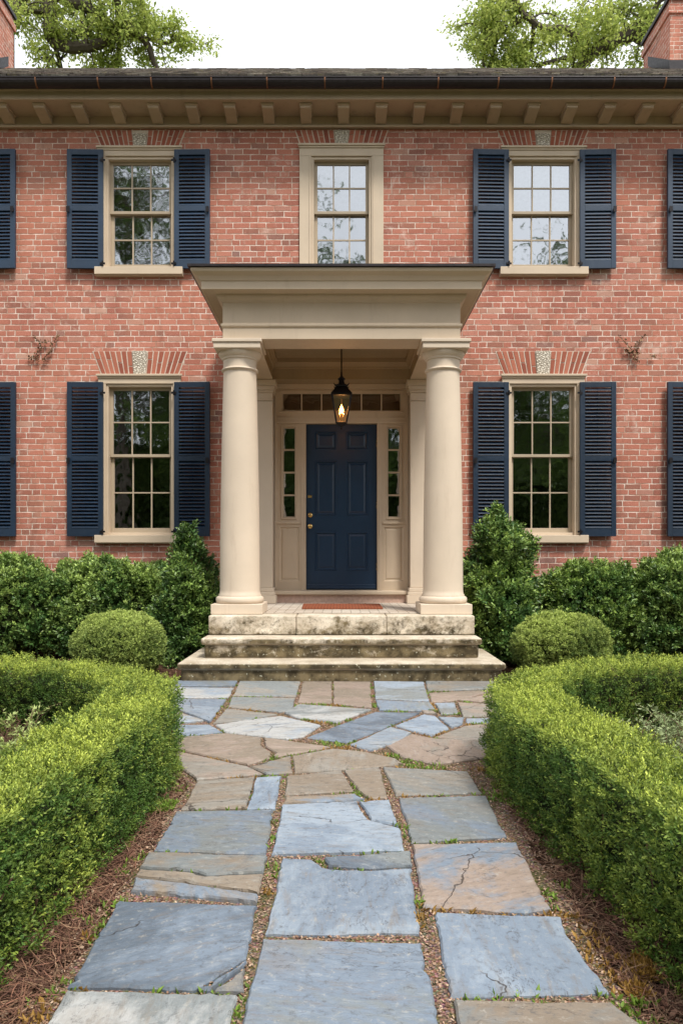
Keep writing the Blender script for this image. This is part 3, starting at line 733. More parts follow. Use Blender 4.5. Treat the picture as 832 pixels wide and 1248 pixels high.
# ------------------------------------------------------------------ the house
WY = 9.4
HX0, HX1, HYB = -7.0, 6.65, 17.6
house = empty('brick_house', (0, WY, 0))
tag(house, 'two storey red brick house with navy shutters and a columned cream portico', 'house')
winL = [-2.58, 2.58, -5.05, 5.05]
holes = [(x-.43, x+.43, 1.42, 3.44) for x in winL] + [(x-.43, x+.43, 4.83, 6.38) for x in winL] + [(-.40,.40,4.83,6.38), (-1.02,1.02,.55,3.42)]
g = MB().holed(HX0, HX1, -.2, 6.66, holes, WY, WY+.30)
g.box(HX0, HX0+.3, WY+.303, HYB-.303, -.2, 6.66); g.box(HX1-.3, HX1, WY+.303, HYB-.303, -.2, 6.66); g.box(HX0, HX1, HYB-.3, HYB, -.2, 6.66)
for x in (HX0, HX1):   # gable ends
    xa, xb = (x, x+.3) if x < 0 else (x-.3, x)
    g.extrude([(WY+.02,6.663),(HYB-.02,6.663),(13.5,9.9)], lambda p,t: (t,p[0],p[1]), xa, xb)
ob('wall', g, M['brick'], house)
# dim rooms behind the panes
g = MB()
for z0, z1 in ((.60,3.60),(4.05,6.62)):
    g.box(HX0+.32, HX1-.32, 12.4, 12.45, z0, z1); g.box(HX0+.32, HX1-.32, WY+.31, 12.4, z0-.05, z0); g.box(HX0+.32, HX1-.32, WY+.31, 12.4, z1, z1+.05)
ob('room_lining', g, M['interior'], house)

# eave: frieze, soffit, corona
g = MB()
g.box(HX0-.05, HX1+.05, WY-.035, WY+.30, 6.664, 6.80)
g.box(HX0-.08, HX1+.08, WY-.06, WY-.035, 6.655, 6.685)
g.box(HX0-.3, HX1+.3, 9.03, WY+.30, 6.80, 6.835)
g.extrude([(9.03,6.795),(9.03,6.96),(8.985,6.96),(8.97,6.945),(8.985,6.91),(9.0,6.89),(9.0,6.80),(9.006,6.795)], lambda p,t:(t,p[0],p[1]), HX0-.3, HX1+.3)
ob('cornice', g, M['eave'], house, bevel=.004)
g = MB()
g.extrude([(0,.0),(.26,0),(.26,-.105),(.22,-.10),(.13,-.078),(.05,-.062),(.018,-.058),(.0,-.05)], lambda p,t:(t,p[0],p[1]), -.068, .068)
g.box(-.080,.080,-.012,.265,-.022,0)
br0 = None
for i in range(-14, 14):
    x = .02 + .472*i + .006
    if x < HX0 or x > HX1: continue
    L0 = (x, 9.085, 6.797)
    if br0 is None: br0 = ob('bracket', g, M['eave'], house, loc=L0, bevel=.004)
    else: copy_part(br0, house, L0)
# gutter with straps
g = MB(); prof = [(8.86+.072*math.cos(a), 6.945+.085*math.sin(a)) for a in [PI+PI*i/10 for i in range(11)]]
prof2 = [(8.86+.066*math.cos(a), 6.945+.079*math.sin(a)) for a in [2*PI-PI*i/10 for i in range(11)]]
g.extrude(prof+prof2, lambda p,t:(t,p[0]+.03,p[1]), HX0-.35, HX1+.35)
g.tube([(HX0-.35,8.818,6.95),(HX1+.35,8.818,6.95)], .009, 8)
gut = ob('gutter', g, M['gutter'], house)
g = MB(); prof = [(.030+.078*math.cos(a), .091*math.sin(a)) for a in [PI*.98+PI*.6*i/8 for i in range(9)]]; prof2 = [(.030+.070*math.cos(a), .083*math.sin(a)) for a in [PI*1.58-PI*.6*i/8 for i in range(9)]]
g.extrude(prof+prof2, lambda p,t:(t,p[0],p[1]), -.008, .008); g.box(-.008,.008,-.05,.10,.004,.010)
st0 = None
for i in range(-10, 10):
    L0 = (-.2+.69*i+.05*math.sin(i*3), 8.86, 6.945)
    if st0 is None: st0 = ob('gutter_strap', g, M['copper'], gut, loc=L0)
    else: copy_part(st0, gut, L0)
# roof
ang = math.atan2(10.16-6.99, 13.5-8.86); ca_, sa_ = math.cos(ang), math.sin(ang); SL = math.hypot(10.16-6.99, 13.5-8.86)
g = MB(); rr = random.Random(9)
g.quad((HX0-.3,8.90,6.97),(HX1+.3,8.90,6.97),(HX1+.3,13.5,10.12),(HX0-.3,13.5,10.12)); g.quad((HX1+.3,18.1,6.97),(HX0-.3,18.1,6.97),(HX0-.3,13.5,10.12),(HX1+.3,13.5,10.12))
for v in g.v: g.c.append((.06,.05,.045))
rows = 34
for r in range(rows):
    s0 = r*SL/rows; x = HX0-.3 + rr.uniform(-.1,0)
    while x < HX1+.3:
        w = rr.uniform(.09,.20); a = s0-rr.uniform(0,.018)-.01; b = s0+SL/rows*1.25; th = .014+rr.uniform(0,.014)
        def P3(s, h, xx): return (xx, 8.86+s*ca_-h*sa_, 6.99+s*sa_+h*ca_)
        A = [P3(a,th,x),P3(a,th,x+w-.006),P3(b,.004,x+w-.006),P3(b,.004,x)]; n0 = len(g.v)
        g.v += A + [P3(a,0,x),P3(a,0,x+w-.006)]; g.f += [(n0,n0+1,n0+2,n0+3),(n0+4,n0+5,n0+1,n0)]
        t = rr.uniform(.6,1.3); base = rr.choice([(.40,.36,.32),(.27,.24,.22),(.48,.44,.38),(.34,.28,.25)]); g.c += [tuple(k*t for k in base)]*6
        x += w
ob('roof', g, M['shingle'], house)
# chimneys
def chim(x0, x1, y0, y1, z1):
    g = MB().box(x0,x1,y0,y1,8.6,z1-.30); g.box(x0-.03,x1+.03,y0-.03,y1+.03,z1-.30,z1-.18); g.box(x0-.0,x1+.0,y0-.0,y1+.0,z1-.18,z1-.06)
    c = ob('chimney', g, M['brick'], house)
    g = MB().box(x0-.04,x1+.04,y0-.04,y1+.04,z1-.06,z1)
    ob('chimney_cap', g, M['black'], c)
    g = MB(); g.extrude([(y0-.006,9.45),(13.5,10.22),(13.5,10.40),(y0-.006,9.72)], lambda p,t:(t,p[0],p[1]), x0-.006, x1+.006)
    ob('flashing', g, M['black'], c)
chim(5.64, 6.55, 12.6, 13.7, 10.82); chim(-7.0, -6.13, 12.6, 13.72, 11.32)

# windows -------------------------------------------------
def sash(mb, x0, x1, z0, z1, y, bot=.045, top=.035, rows=2):
    T = .035; S = .040; m = .0085
    mb.box(x0,x0+S,y,y+T,z0,z1); mb.box(x1-S,x1,y,y+T,z0,z1); mb.box(x0+S,x1-S,y+.001,y+T-.001,z0,z0+bot); mb.box(x0+S,x1-S,y+.001,y+T-.001,z1-top,z1)
    for i in (1,2):
        xx = x0+S+(x1-x0-2*S)*i/3; mb.box(xx-m,xx+m,y+.004,y+T-.004,z0+bot,z1-top)
    for i in range(1,rows):
        zz = z0+bot+(z1-z0-bot-top)*i/rows; mb.box(x0+S,x1-S,y+.006,y+T-.006,zz-m,zz+m)
def window(loc, hgt, mid, ow, cas, sill_w, shade, glass, head=.115):
    """origin: wall plane, sill top; opening ow wide, hgt tall"""
    g = MB(); h = ow/2; o = h+cas
    g.box(-o,-h,-.03,.04,0,hgt); g.box(h,o,-.03,.04,0,hgt); g.box(-o,o,-.032,.04,hgt,hgt+head)
    g.box(-o-.02,o+.02,-.062,-.032,hgt+head-.022,hgt+head+.004); g.box(-o-.008,o+.008,-.046,-.032,hgt+head-.045,hgt+head-.0225)
    for s in (-1,1):                                       # inner bead and jambs
        g.box(min(s*h,s*(h-.028)),max(s*h,s*(h-.028)),-.012,.20,0,hgt-.0005)
        g.box(min(s*(h+.018),s*(h+.032)),max(s*(h+.018),s*(h+.032)),-.038,-.03,.0,hgt+.02)
    g.box(-h+.028,h-.028,-.010,.20,hgt-.035,hgt-.001); g.box(-h+.028,h-.028,.02,.20,-.0,.03)
    w = ob('window', g, M['cream'], house, loc=loc, bevel=.003)
    i = h-.030
    g = MB(); sash(g, -i, i, mid-.018, hgt-.036, .055, .036, .035); ob('upper_sash', g, M['sash'], w, loc=loc, bevel=.002)
    g = MB(); sash(g, -i, i, .030, mid+.018, .098, .062, .036); ob('lower_sash', g, M['sash'], w, loc=loc, bevel=.002)
    g = MB()
    for z0, z1, y in ((mid,hgt-.05,.072),(.05,mid,.115)):
        for c in range(3):                                 # old panes, each seated a little differently
            for r in range(2):
                xa = -i+.03+(2*i-.06)*c/3; xb = -i+.03+(2*i-.06)*(c+1)/3; za = z0+(z1-z0)*r/2; zb = z0+(z1-z0)*(r+1)/2; t = [random.uniform(-.0012,.0012) for _ in range(3)]
                g.quad((xa,y+t[0],za),(xb,y+t[1],za),(xb,y+t[1]+t[2],zb),(xa,y+t[0]+t[2],zb))
    ob('pane', g, M[glass], w, loc=loc)
    g = MB(); sw = sill_w/2; g.extrude([(-.085,-.004),(.04,.002),(.04,-.112),(-.062,-.112),(-.062,-.10),(-.085,-.10)], lambda p,t:(t,p[0],p[1]), -sw, sw)
    ob('sill', g, M['cream'], w, loc=loc, bevel=.004)
    if shade:
        g = MB(); n = 26
        for k in range(n):
            z = hgt-.05-(shade)*(k+.5)/n; g.quad((-i+.02,.165,z-.018),(i-.02,.165,z-.018),(i-.02,.150,z+.010),(-i+.02,.150,z+.010))
        ob('blind', g, M['blind'], w, loc=loc)
    return w
for x in winL:
    window((x, WY, 1.455), 1.935, 1.025, .86, .098, 1.12, 0, 'glass')
    window((x, WY, 4.872), 1.43, .745, .86, .098, 1.12, .62 if x > 0 else 0, 'glass_hi')
window((0, WY, 4.872), 1.43, .745, .76, .157, 1.18, .62, 'glass_hi', .145)

# flat arches + keystones
def flat_arch(zb, zt, hb, ht, seed):
    g = MB(); r = random.Random(seed)
    def q(a,b,c,d,y,col,dep=.02):
        n = len(g.v); pts = [a,b,c,d]
        g.v += [(p[0],-y,p[1]) for p in pts] + [(p[0],-y+dep,p[1]) for p in pts]
        g.f += [(n,n+1,n+2,n+3)] + [(n+i,n+4+i,n+4+(i+1)%4,n+(i+1)%4) for i in range(4)]; g.c += [col]*8
    q((-hb,zb),(hb,zb),(ht,zt),(-ht,zt), .0035, (.72,.61,.51))
    for s in (-1,1):
        k = 7; kb, kt = .088, .110
        for i in range(k):
            b0 = kb+(hb-kb)*i/k; b1 = kb+(hb-kb)*(i+1)/k-.015; t0 = kt+(ht-kt)*i/k; t1 = kt+(ht-kt)*(i+1)/k-.017
            sp = r.choice([.35,.5,.65]); 
            for f0, f1 in ((0,sp-.02),(sp+.02,1)) if i % 2 == 0 else ((0,1),):
                za = zb+.005+(zt-zb-.01)*f0; zc = zb+.005+(zt-zb-.01)*f1; l = lambda u,v,f: u+(v-u)*f
                c = r.choice([(.40,.125,.075),(.30,.09,.06),(.48,.17,.11),(.44,.15,.095),(.36,.11,.07)]); j = lambda: r.uniform(-.002,.002)
                q((s*l(b0,t0,f0)+j(),za+j()),(s*l(b1,t1,f0)+j(),za+j()),(s*l(b1,t1,f1)+j(),zc+j()),(s*l(b0,t0,f1)+j(),zc+j()), .008+r.uniform(0,.002), c)
    return g
gk = MB(); gk.extrude([(-.078,0),(.078,0),(.098,.30),(-.098,.30)], lambda p,t:(p[0],t,p[1]), -.022, .02)
gk2 = MB(); gk2.extrude([(-.078,0),(.078,0),(.092,.17),(-.092,.17)], lambda p,t:(p[0],t,p[1]), -.022, .02)
a0 = a1 = k0 = k1 = None
for x in winL:
    z = 3.512
    if a0 is None:
        a0 = ob('flat_arch', flat_arch(0,.30,.50,.61,1), M['vouss'], house, loc=(x,WY,z)); k0 = ob('keystone', gk, M['key'], house, loc=(x,WY,z+.002), bevel=.006)
    else: copy_part(a0, house, (x,WY,z)); copy_part(k0, house, (x,WY,z+.002))
for x in winL+[0]:
    z = 6.424 if x else 6.468
    if x == 0:
        ob('flat_arch', flat_arch(0,.178,.54,.60,3), M['vouss'], house, loc=(0,WY,6.47)); copy_part(k1, house, (0,WY,6.472)); continue
    if a1 is None:
        a1 = ob('flat_arch', flat_arch(0,.222,.50,.59,2), M['vouss'], house, loc=(x,WY,z)); k1 = ob('keystone', gk2, M['key'], house, loc=(x,WY,z+.002), bevel=.006)
    else: copy_part(a1, house, (x,WY,z)); copy_part(k1, house, (x,WY,z+.002))

# shutters: origin at the hinge edge, foot; leaf extends away in +x (or -x)
def shutter_mesh(hgt, s, tilt):
    g = MB(); W = .455; T = .036; st = .062
    X = lambda a, b: (a, b) if s > 0 else (-b, -a)
    def bx(a,b,y0,y1,z0,z1): x0,x1 = X(a,b); g.box(x0,x1,y0,y1,z0,z1)
    bx(0,st,0,T,0,hgt); bx(W-st,W,0,T,0,hgt)
    mz = hgt*.505
    rails = [(0,.105),(mz-.035,mz+.035),(hgt-.07,hgt)]
    for a,b in rails: bx(st,W-st,.001,T-.001,a,b)
    for za, zb in ((.105,mz-.035),(mz+.035,hgt-.07)):
        n = int((zb-za)/.044); dz = (zb-za)/n
        for i in range(n):
            z = za+dz*(i+.5); c, s_ = math.cos(tilt), math.sin(tilt); w, t = .029, .0035
            pts = [(T/2 + a*c - b*s_, z + a*s_ + b*c) for a,b in ((-w,-t),(w,-t),(w,t),(-w,t))]
            x0,x1 = X(st,W-st); g.extrude(pts, lambda p,t_:(t_,p[0],p[1]), x0, x1)
        x0, x1 = X(W/2-.005, W/2+.005); g.box(x0,x1,T+.0,T+.008,za,zb) 
    return g
hg = MB().box(-.035,.03,-.012,-.002,-.012,.012).box(-.008,.008,-.022,.0,-.03,.03)
hold = MB().box(-.012,.012,-.03,.03,-.045,.0).box(-.02,.02,-.036,-.028,-.055,.015)
SH = {}
def place_shutter(hx, z, hgt, s, key, mat, tilt, rot):
    loc = (hx, WY-.078, z)
    if key not in SH:
        o = ob('shutter', shutter_mesh(hgt, s, tilt), M[mat], house, loc=loc, bevel=.0025)
        for zz in (.06, hgt-.14): ob('hinge', hg, M['black'], o, loc=(hx, WY-.078, z+zz))
        ob('holdback', hold, M['black'], o, loc=(hx+s*.43, WY-.078+.004, z+hgt*.5))
        SH[key] = o
    else: o = copy_part(SH[key], house, loc)
    o.rotation_euler = (0,0,rot)
for x in winL:
    for s in (-1,1):
        low = (math.radians(40) if (x, s) != (2.58,1) else math.radians(24)) 
        place_shutter(x+s*.452, 1.435, 1.965, s, ('low',s), 'navy', math.radians(44), -s*math.radians(random.uniform(.3,2.0)))
        place_shutter(x+s*.452, 4.845, 1.515, s, ('up',s), 'blue', math.radians(56), -s*math.radians(random.uniform(.3,2.0)))

# portico ---------------------------------------------------
DK = .585; CXC = 1.065; CYC = 7.70
g = MB(); g.box(-1.13,1.13,7.60,9.50,DK-.05,DK+.003)
ob('porch_floor', g, M['floor'], house)
def pr(g, x0,x1,y0,y1,z0,z1): g.box(x0,x1,y0,y1,z0,z1)
g = MB()
for a,b in ((-1.325,-.453),(-.45,.447),(.45,1.325)): g.box(a,b,7.30,7.60,.392,DK)
g.box(-1.325,-1.13,7.603,9.39,.2,DK); g.box(1.13,1.325,7.603,9.39,.2,DK); g.box(-1.129,1.129,7.603,9.39,.2,DK-.055)
ob('porch_edge', g, M['stone'], house, bevel=.014, seg=3)
def step(z0, z1, hw, yf, yb, nose):
    g = MB()
    for a,b in ((-hw,hw),):
        c = a+nose; d = b-nose
        g.box(a,b,yf,yb,z1-.062,z1); g.box(c,d,yf+nose,yb-.002,z0,z1-.0625)
    return ob('step', g, M['stone'], house, bevel=.022, seg=4)
step(.197, .392, 1.345, 7.00, 7.30, .03); step(-.05, .197, 1.505, 6.70, 8.2, .03)
# columns
cp = [(.0,.105),(.232,.105),(.244,.115),(.250,.135),(.248,.158),(.236,.172),(.222,.178),(.222,.190),(.212,.205),(.208,.24)]
for i in range(1,21):
    t = i/20; z = .24+(2.50-.24)*t; r = .208-.036*t**1.7; cp.append((r,z))
cp += [(.172,2.515),(.186,2.520),(.194,2.532),(.186,2.546),(.174,2.550),(.174,2.632),(.186,2.640),(.188,2.655),(.200,2.664),(.215,2.685),(.222,2.706),(.222,2.716),(0,2.716)]
col0 = None
for s in (-1,1):
    L0 = (s*CXC, CYC, DK)
    g = MB().lathe(cp, seg=56)
    if col0 is None:
        col0 = ob('column', g, M['column'], house, loc=L0, smooth=True)
        ob('plinth', MB().box(-.262,.262,-.262,.262,.002,.104), M['column'], col0, loc=L0, bevel=.006)
        ob('abacus', MB().box(-.238,.238,-.238,.238,2.716,2.775).box(-.252,.252,-.252,.252,2.776,2.813), M['column'], col0, loc=L0, bevel=.006)
    else: copy_part(col0, house, L0)
# pilasters
p0 = None
for s in (-1,1):
    L0 = (s*CXC, 9.22, DK)
    if p0 is None:
        g = MB().box(-.20,.20,0,.177,.20,2.55).box(-.245,.245,-.045,.177,.004,.105).box(-.232,.232,-.030,.177,.106,.150).box(-.218,.218,-.018,.177,.151,.199)
        g.box(-.205,.205,-.006,.177,2.555,2.575).box(-.20,.20,0,.177,2.576,2.655).box(-.215,.215,-.016,.177,2.656,2.685).box(-.228,.228,-.030,.177,2.686,2.740).box(-.245,.245,-.045,.177,2.741,2.813)
        p0 = ob('pilaster', g, M['column'], house, loc=L0, bevel=.006)
    else: copy_part(p0, house, L0)
# entablature: profile swept round three sides
prof = [(0,3.402),(0,3.520),(.012,3.524),(.018,3.536),(.018,3.556),(.0,3.560),(0,3.770),(.014,3.776),(.020,3.790),(.045,3.805),(.058,3.826),(.058,3.846),(.170,3.852),(.170,3.846),(.186,3.846),(.186,3.925),(.198,3.930),(.206,3.945),(.222,3.968),(.252,3.985),(.270,3.996),(.276,4.012),(.276,4.030)]
g = MB(); n = len(prof); EX, EY = 1.215, 7.505
for o_, z in prof: g.v += [(-EX-o_,WY-.002,z),(-EX-o_,EY-o_,z),(EX+o_,EY-o_,z),(EX+o_,WY-.002,z)]
for i in range(n-1):
    for k in range(3): a = i*4+k; g.f.append((a,a+1,a+5,a+4))
g.quad((-EX-.276,WY-.002,4.03),(-EX-.276,EY-.276,4.03),(EX+.276,EY-.276,4.03),(EX+.276,WY-.002,4.03))
IX, IY = .86, 7.86          # inner faces of the beams
g.quad((-EX,EY,3.402),(-EX,WY-.002,3.402),(-IX,WY-.002,3.402),(-IX,IY,3.402)); g.quad((EX,WY-.002,3.402),(EX,EY,3.402),(IX,IY,3.402),(IX,WY-.002,3.402)); g.quad((EX,EY,3.402),(-EX,EY,3.402),(-IX,IY,3.402),(IX,IY,3.402))
ob('entablature', g, M['cream'], house, weld=True, bevel=.003)
g = MB()
ip = [(0,3.402),(0,3.53),(.02,3.535),(.025,3.56),(.05,3.60),(.06,3.605),(.06,3.66)]
for o_, z in ip: g.v += [(-IX+o_,9.20-o_,z),(-IX+o_,IY+o_,z),(IX-o_,IY+o_,z),(IX-o_,9.20-o_,z)]
for i in range(len(ip)-1):
    for k in range(4): a = i*4+k; b = i*4+(k+1)%4; g.f.append((b,a,a+4,b+4))
g.quad((-IX,WY+.10,3.402),(IX,WY+.10,3.402),(IX,9.20,3.402),(-IX,9.20,3.402))
g.box(-IX-.1,IX+.1,IY-.1,9.3,3.655,3.70)
g.box(-.62,.62,8.05,9.0,3.652,3.6545)
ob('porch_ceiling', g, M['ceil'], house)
g = MB(); E = .300
g.v = [(-EX-E,WY-.004,4.032),(-EX-E,EY-E,4.032),(EX+E,EY-E,4.032),(EX+E,WY-.004,4.032),(-EX-E,WY-.004,4.056),(-EX-E,EY-E,4.056),(EX+E,EY-E,4.056),(EX+E,WY-.004,4.056),(-EX+.2,WY-.004,4.20),(EX-.2,WY-.004,4.20)]
g.f = [(0,1,5,4),(1,2,6,5),(2,3,7,6),(3,2,1,0),(5,6,9,8),(4,5,8),(6,7,9),(0,4,8,9,7,3)]
for i in range(1,8):
    pass
ob('porch_roof', g, M['gutter'], house)

# door surround ----------------------------------------------
SY = 9.47
g = MB()
DX = .458; DZ0, DZ1 = .745, 2.895
hl = [(-DX,DX,DZ0,DZ1), (-.775,.775,3.055,3.305), (-.765,-.590,1.68,2.855), (.590,.765,1.68,2.855), (-.80,-.545,.86,1.56), (.545,.80,.86,1.56)]
g.holed(-1.02,1.02,.56,3.42, hl, SY, SY+.07)
for s in (-1,1):
    g.rings(*( (-.80,-.545) if s<0 else (.545,.80)), .86,1.56, [(0,0),(.010,.016),(.022,.018),(.040,.010),(.050,.010)], SY)
    a,b = sorted((s*.463, s*.515)); g.box(a,b,SY-.022,SY,DZ0,2.895)        # door architrave
    for k in range(2):
        a,b = sorted((s*(.470+.016*k), s*(.478+.016*k))); g.box(a,b,SY-.027,SY-.022,DZ0+.02,2.88)
    a,b = sorted((s*.575, s*.588)); g.box(a,b,SY-.012,SY,1.66,2.875); a,b = sorted((s*.767, s*.78)); g.box(a,b,SY-.012,SY,1.66,2.875)
    a,b = sorted((s*.588, s*.767)); g.box(a,b,SY-.012,SY,2.857,2.872); g.box(a,b,SY-.018,SY,1.662,1.678); a,b = sorted((s*.535, s*.86)); g.box(a,b,SY-.020,SY,1.60,1.63)
    a,b = sorted((s*.84, s*.862)); g.box(a,b,SY-.03,SY,.76,3.40)
g.box(-.84,.84,SY-.030,SY,2.897,2.925); g.box(-.84,.84,SY-.018,SY,2.926,2.975)
g.box(-.80,.80,SY-.014,SY,3.035,3.053); g.box(-.80,.80,SY-.014,SY,3.307,3.325); g.box(-.84,.84,SY-.04,SY,3.345,3.40)
sur = ob('door_surround', g, M['cream'], house, bevel=.002)
def lights(x0,x1,z0,z1,nx_,nz_,name):
    g = MB(); y = SY+.03; b = .016
    g.box(x0,x0+b,y,y+.03,z0,z1); g.box(x1-b,x1,y,y+.03,z0,z1); g.box(x0+b,x1-b,y+.001,y+.029,z0,z0+b); g.box(x0+b,x1-b,y+.001,y+.029,z1-b,z1)
    for i in range(1,nx_): x = x0+(x1-x0)*i/nx_; g.box(x-.008,x+.008,y+.003,y+.027,z0+b,z1-b)
    for i in range(1,nz_): z = z0+(z1-z0)*i/nz_; g.box(x0+b,x1-b,y+.004,y+.026,z-.011,z+.011)
    o = ob(name, g, M['cream'], house)
    ob('pane', MB().quad((x0+.01,y+.015,z0+.01),(x1-.01,y+.015,z0+.01),(x1-.01,y+.015,z1-.01),(x0+.01,y+.015,z1-.01)), M['glass'], o)
lights(-.765,-.590,1.68,2.855,1,4,'sidelight'); lights(.590,.765,1.68,2.855,1,4,'sidelight'); lights(-.775,.775,3.055,3.305,6,1,'transom_light')
g = MB().box(-.92,.92,9.36,9.469,.56,.69); ob('threshold_riser', g, M['pinkstone'], house)
g = MB().box(-.90,.90,9.32,9.545,.691,.742); ob('threshold', g, M['cream'], house, bevel=.012, seg=3)
# door leaf
g = MB(); y = SY+.035
panels = []
for s in (-1,1):
    for za,zb in ((2.56,2.80),(1.71,2.42),(.995,1.50)):
        xa,xb = sorted((s*.060, s*.345)); panels.append((xa,xb,za,zb))
g.holed(-DX+.004,DX-.004,DZ0+.004,DZ1-.004,panels,y,y+.045)
for p in panels: g.rings(*p, [(0,0),(.006,-.006),(.014,-.007),(.024,.012),(.036,.014),(.058,.004),(.064,.004)], y)
door = ob('door', g, M['door'], house, bevel=.002)
g = MB().box(-DX+.006,DX-.006,y-.014,y-.001,DZ0+.006,DZ0+.075); g.box(-DX+.006,DX-.006,y-.022,y-.014,DZ0+.02,DZ0+.04); ob('weather_bar', g, M['door'], door, bevel=.004)
ob('door_knob', MB().lathe([(.030,0),(.030,.006),(.012,.010),(.010,.035),(.022,.045),(.030,.058),(.029,.070),(.018,.080),(.004,.083)], (-.405,y-.0,1.57), 24, 'y'), M['brass'], door, smooth=True)
ob('lock', MB().lathe([(.031,0),(.031,.008),(.024,.016),(.012,.020),(.010,.030),(.003,.031)], (-.405,y,1.715), 24, 'y'), M['brass'], door, smooth=True)
ob('key_plate', MB().box(-.435,-.385,y-.008,y,1.94,1.975).box(-.416,-.404,y-.014,y-.008,1.948,1.966), M['brass'], door, bevel=.002)
g = MB()
for z in (1.05,1.85,2.65): g.box(DX-.006,DX+.006,y-.010,y+.002,z-.05,z+.05)
ob('door_hinge', g, M['brass'], door)

# ------------------------------------------------------------------ things by the house
t = MB(); pts = []
t.extrude([(-.46+.02,-.0),(.46,-.0),(.46,.68),(-.46,.68)], lambda p,z:(p[0],8.15+p[1],z), DK+.004, DK+.026)
o = ob('doormat', t, M['mat'], bevel=.004); tag(o, 'flat reddish brown coir mat on the porch before the front door', 'doormat')
# lantern
LX, LY, LZ = 0.0, 8.40, 2.665
lan = empty('hanging_lantern', (LX,LY,LZ)); tag(lan, 'black metal glass lantern hanging on a rod, lit, before the front door', 'lantern')
def P4(h, z, rot=PI/4): return [(LX+h*math.cos(rot+i*PI/2)*math.sqrt(2), LY+h*math.sin(rot+i*PI/2)*math.sqrt(2), z) for i in range(4)]
def frust(g, levels):
    n = len(g.v)
    for h,z in levels: g.v += P4(h, z)
    for k in range(len(levels)-1):
        for i in range(4): j=(i+1)%4; g.f.append((n+k*4+i,n+k*4+j,n+(k+1)*4+j,n+(k+1)*4+i))
    g.f.append((n+3,n+2,n+1,n)); m = n+4*(len(levels)-1); g.f.append((m,m+1,m+2,m+3))
g = MB(); zb, zt_ = LZ-.145+.06, LZ+.225
zb = LZ-.02+.06; zt_ = zb+.31
lo, hi = P4(.056,zb), P4(.106,zt_)
for i in range(4): g.tube([lo[i],hi[i]],.009,6); g.tube([lo[i],lo[(i+1)%4]],.009,6); g.tube([hi[i],hi[(i+1)%4]],.011,6)
frust(g, [(.026,zb-.03),(.052,zb-.012),(.060,zb+.006)]); g.lathe([(.004,-.075),(.014,-.062),(.008,-.045),(.018,-.03)], (LX,LY,zb), 12)
ob('frame', g, M['black'], lan)
g = MB(); frust(g, [(.118,zt_-.005),(.121,zt_+.012),(.085,zt_+.06),(.052,zt_+.105)]); frust(g,[(.070,zt_+.103),(.074,zt_+.113),(.036,zt_+.135),(.026,zt_+.180)])
g.lathe([(.026,.175),(.042,.187),(.043,.20),(.026,.215),(.012,.23),(.010,.28)], (LX,LY,zt_), 16)
for i in range(4):
    c = P4(.071,zt_+.110)[i]; g.tube([c,(c[0]+(c[0]-LX)*.25,c[1]+(c[1]-LY)*.25,c[2]+.02)],[.010,.003],5)
ob('lamp_cap', g, M['black'], lan)
g = MB(); lo, hi = P4(.054,zb+.004), P4(.102,zt_-.004)
for i in range(4): j=(i+1)%4; g.quad(lo[i],lo[j],hi[j],hi[i])
ob('lamp_glass', g, M['lampglass'], lan)
g = MB().tube([(LX,LY,zt_+.27),(LX,LY,3.652)],.008,8); g.lathe([(.05,-.012),(.045,-.03),(.012,-.045)],(LX,LY,3.652),20)
ob('hanging_rod', g, M['black'], lan)
g = MB().lathe([(.018,0),(.017,.05),(.012,.09),(.012,.10)],(LX,LY,zb+.01),12); ob('candle', g, M['cream'], lan)
g = MB().lathe([(.006,0),(.022,.018),(.027,.035),(.019,.060),(.009,.085),(.001,.105)],(LX,LY,zb+.11),14); ob('flame_bulb', g, M['flame'], lan, smooth=True)
ld = bpy.data.lights.new('lantern_light','POINT'); ld.energy = 7; ld.color = (1,.62,.30); ld.shadow_soft_size = .03
lo_ = bpy.data.objects.new('lantern_light', ld); COL.objects.link(lo_); lo_.parent = lan; lo_.location = (0,0,zb+.16-LZ)

# dead ivy on the wall
def vine(name, label, cx, cz, strokes, seed, pale):
    global RNG
    RNG = np.random.default_rng(seed); rg = random.Random(seed); loc = (cx, WY-.02, cz); root = empty(name, loc); g = MB(); P, D = [], []
    for st in strokes:
        pts = []
        for (a,b),(c,d) in zip(st, st[1:]):
            for k in range(5): f = k/5; pts.append(Vector((a+(c-a)*f+rg.uniform(-.006,.006), rg.uniform(-.02,-.004), b+(d-b)*f+rg.uniform(-.006,.006))))
        pts.append(Vector((st[-1][0],-.01,st[-1][1]))); g = MB().tube(pts, [.0045]*(len(pts)-2)+[.003,.0015], 5); ob('stem', g, M['twig'], root, loc=loc)
        for p in pts:
            for q in range(3):
                P.append(tuple(p+Vector((rg.uniform(-.02,.02),rg.uniform(-.012,0),rg.uniform(-.02,.02))))); D.append((rg.uniform(-1,1),rg.uniform(-.8,.1),rg.uniform(-1,.6)))
    N = len(P); w = RNG.random((N,1))
    ob('leaves', leaf_mesh('leaves', np.array(P), np.array(D), .016+.020*RNG.random(N), np.array(pale)*w+np.array((.10,.05,.03))*(1-w), .7, .4, M['mulch']), None, root, loc=loc)
    return tag(root, label, 'dead vine', 'withered vines on the wall')
vine('dried_vine', 'withered brown vine clinging to the brick left of the portico', -3.81, 3.84, [[(-.13,.15),(-.04,.08),(-.02,.0),(-.09,-.08),(-.15,-.14)],[(.20,.17),(.14,.08),(.10,-.04),(.03,-.10),(.02,-.17)],[(-.02,.07),(.06,.08)],[(-.15,-.12),(-.19,-.10)],[(-.07,-.1),(-.05,-.15)]], 51, (.30,.20,.11))
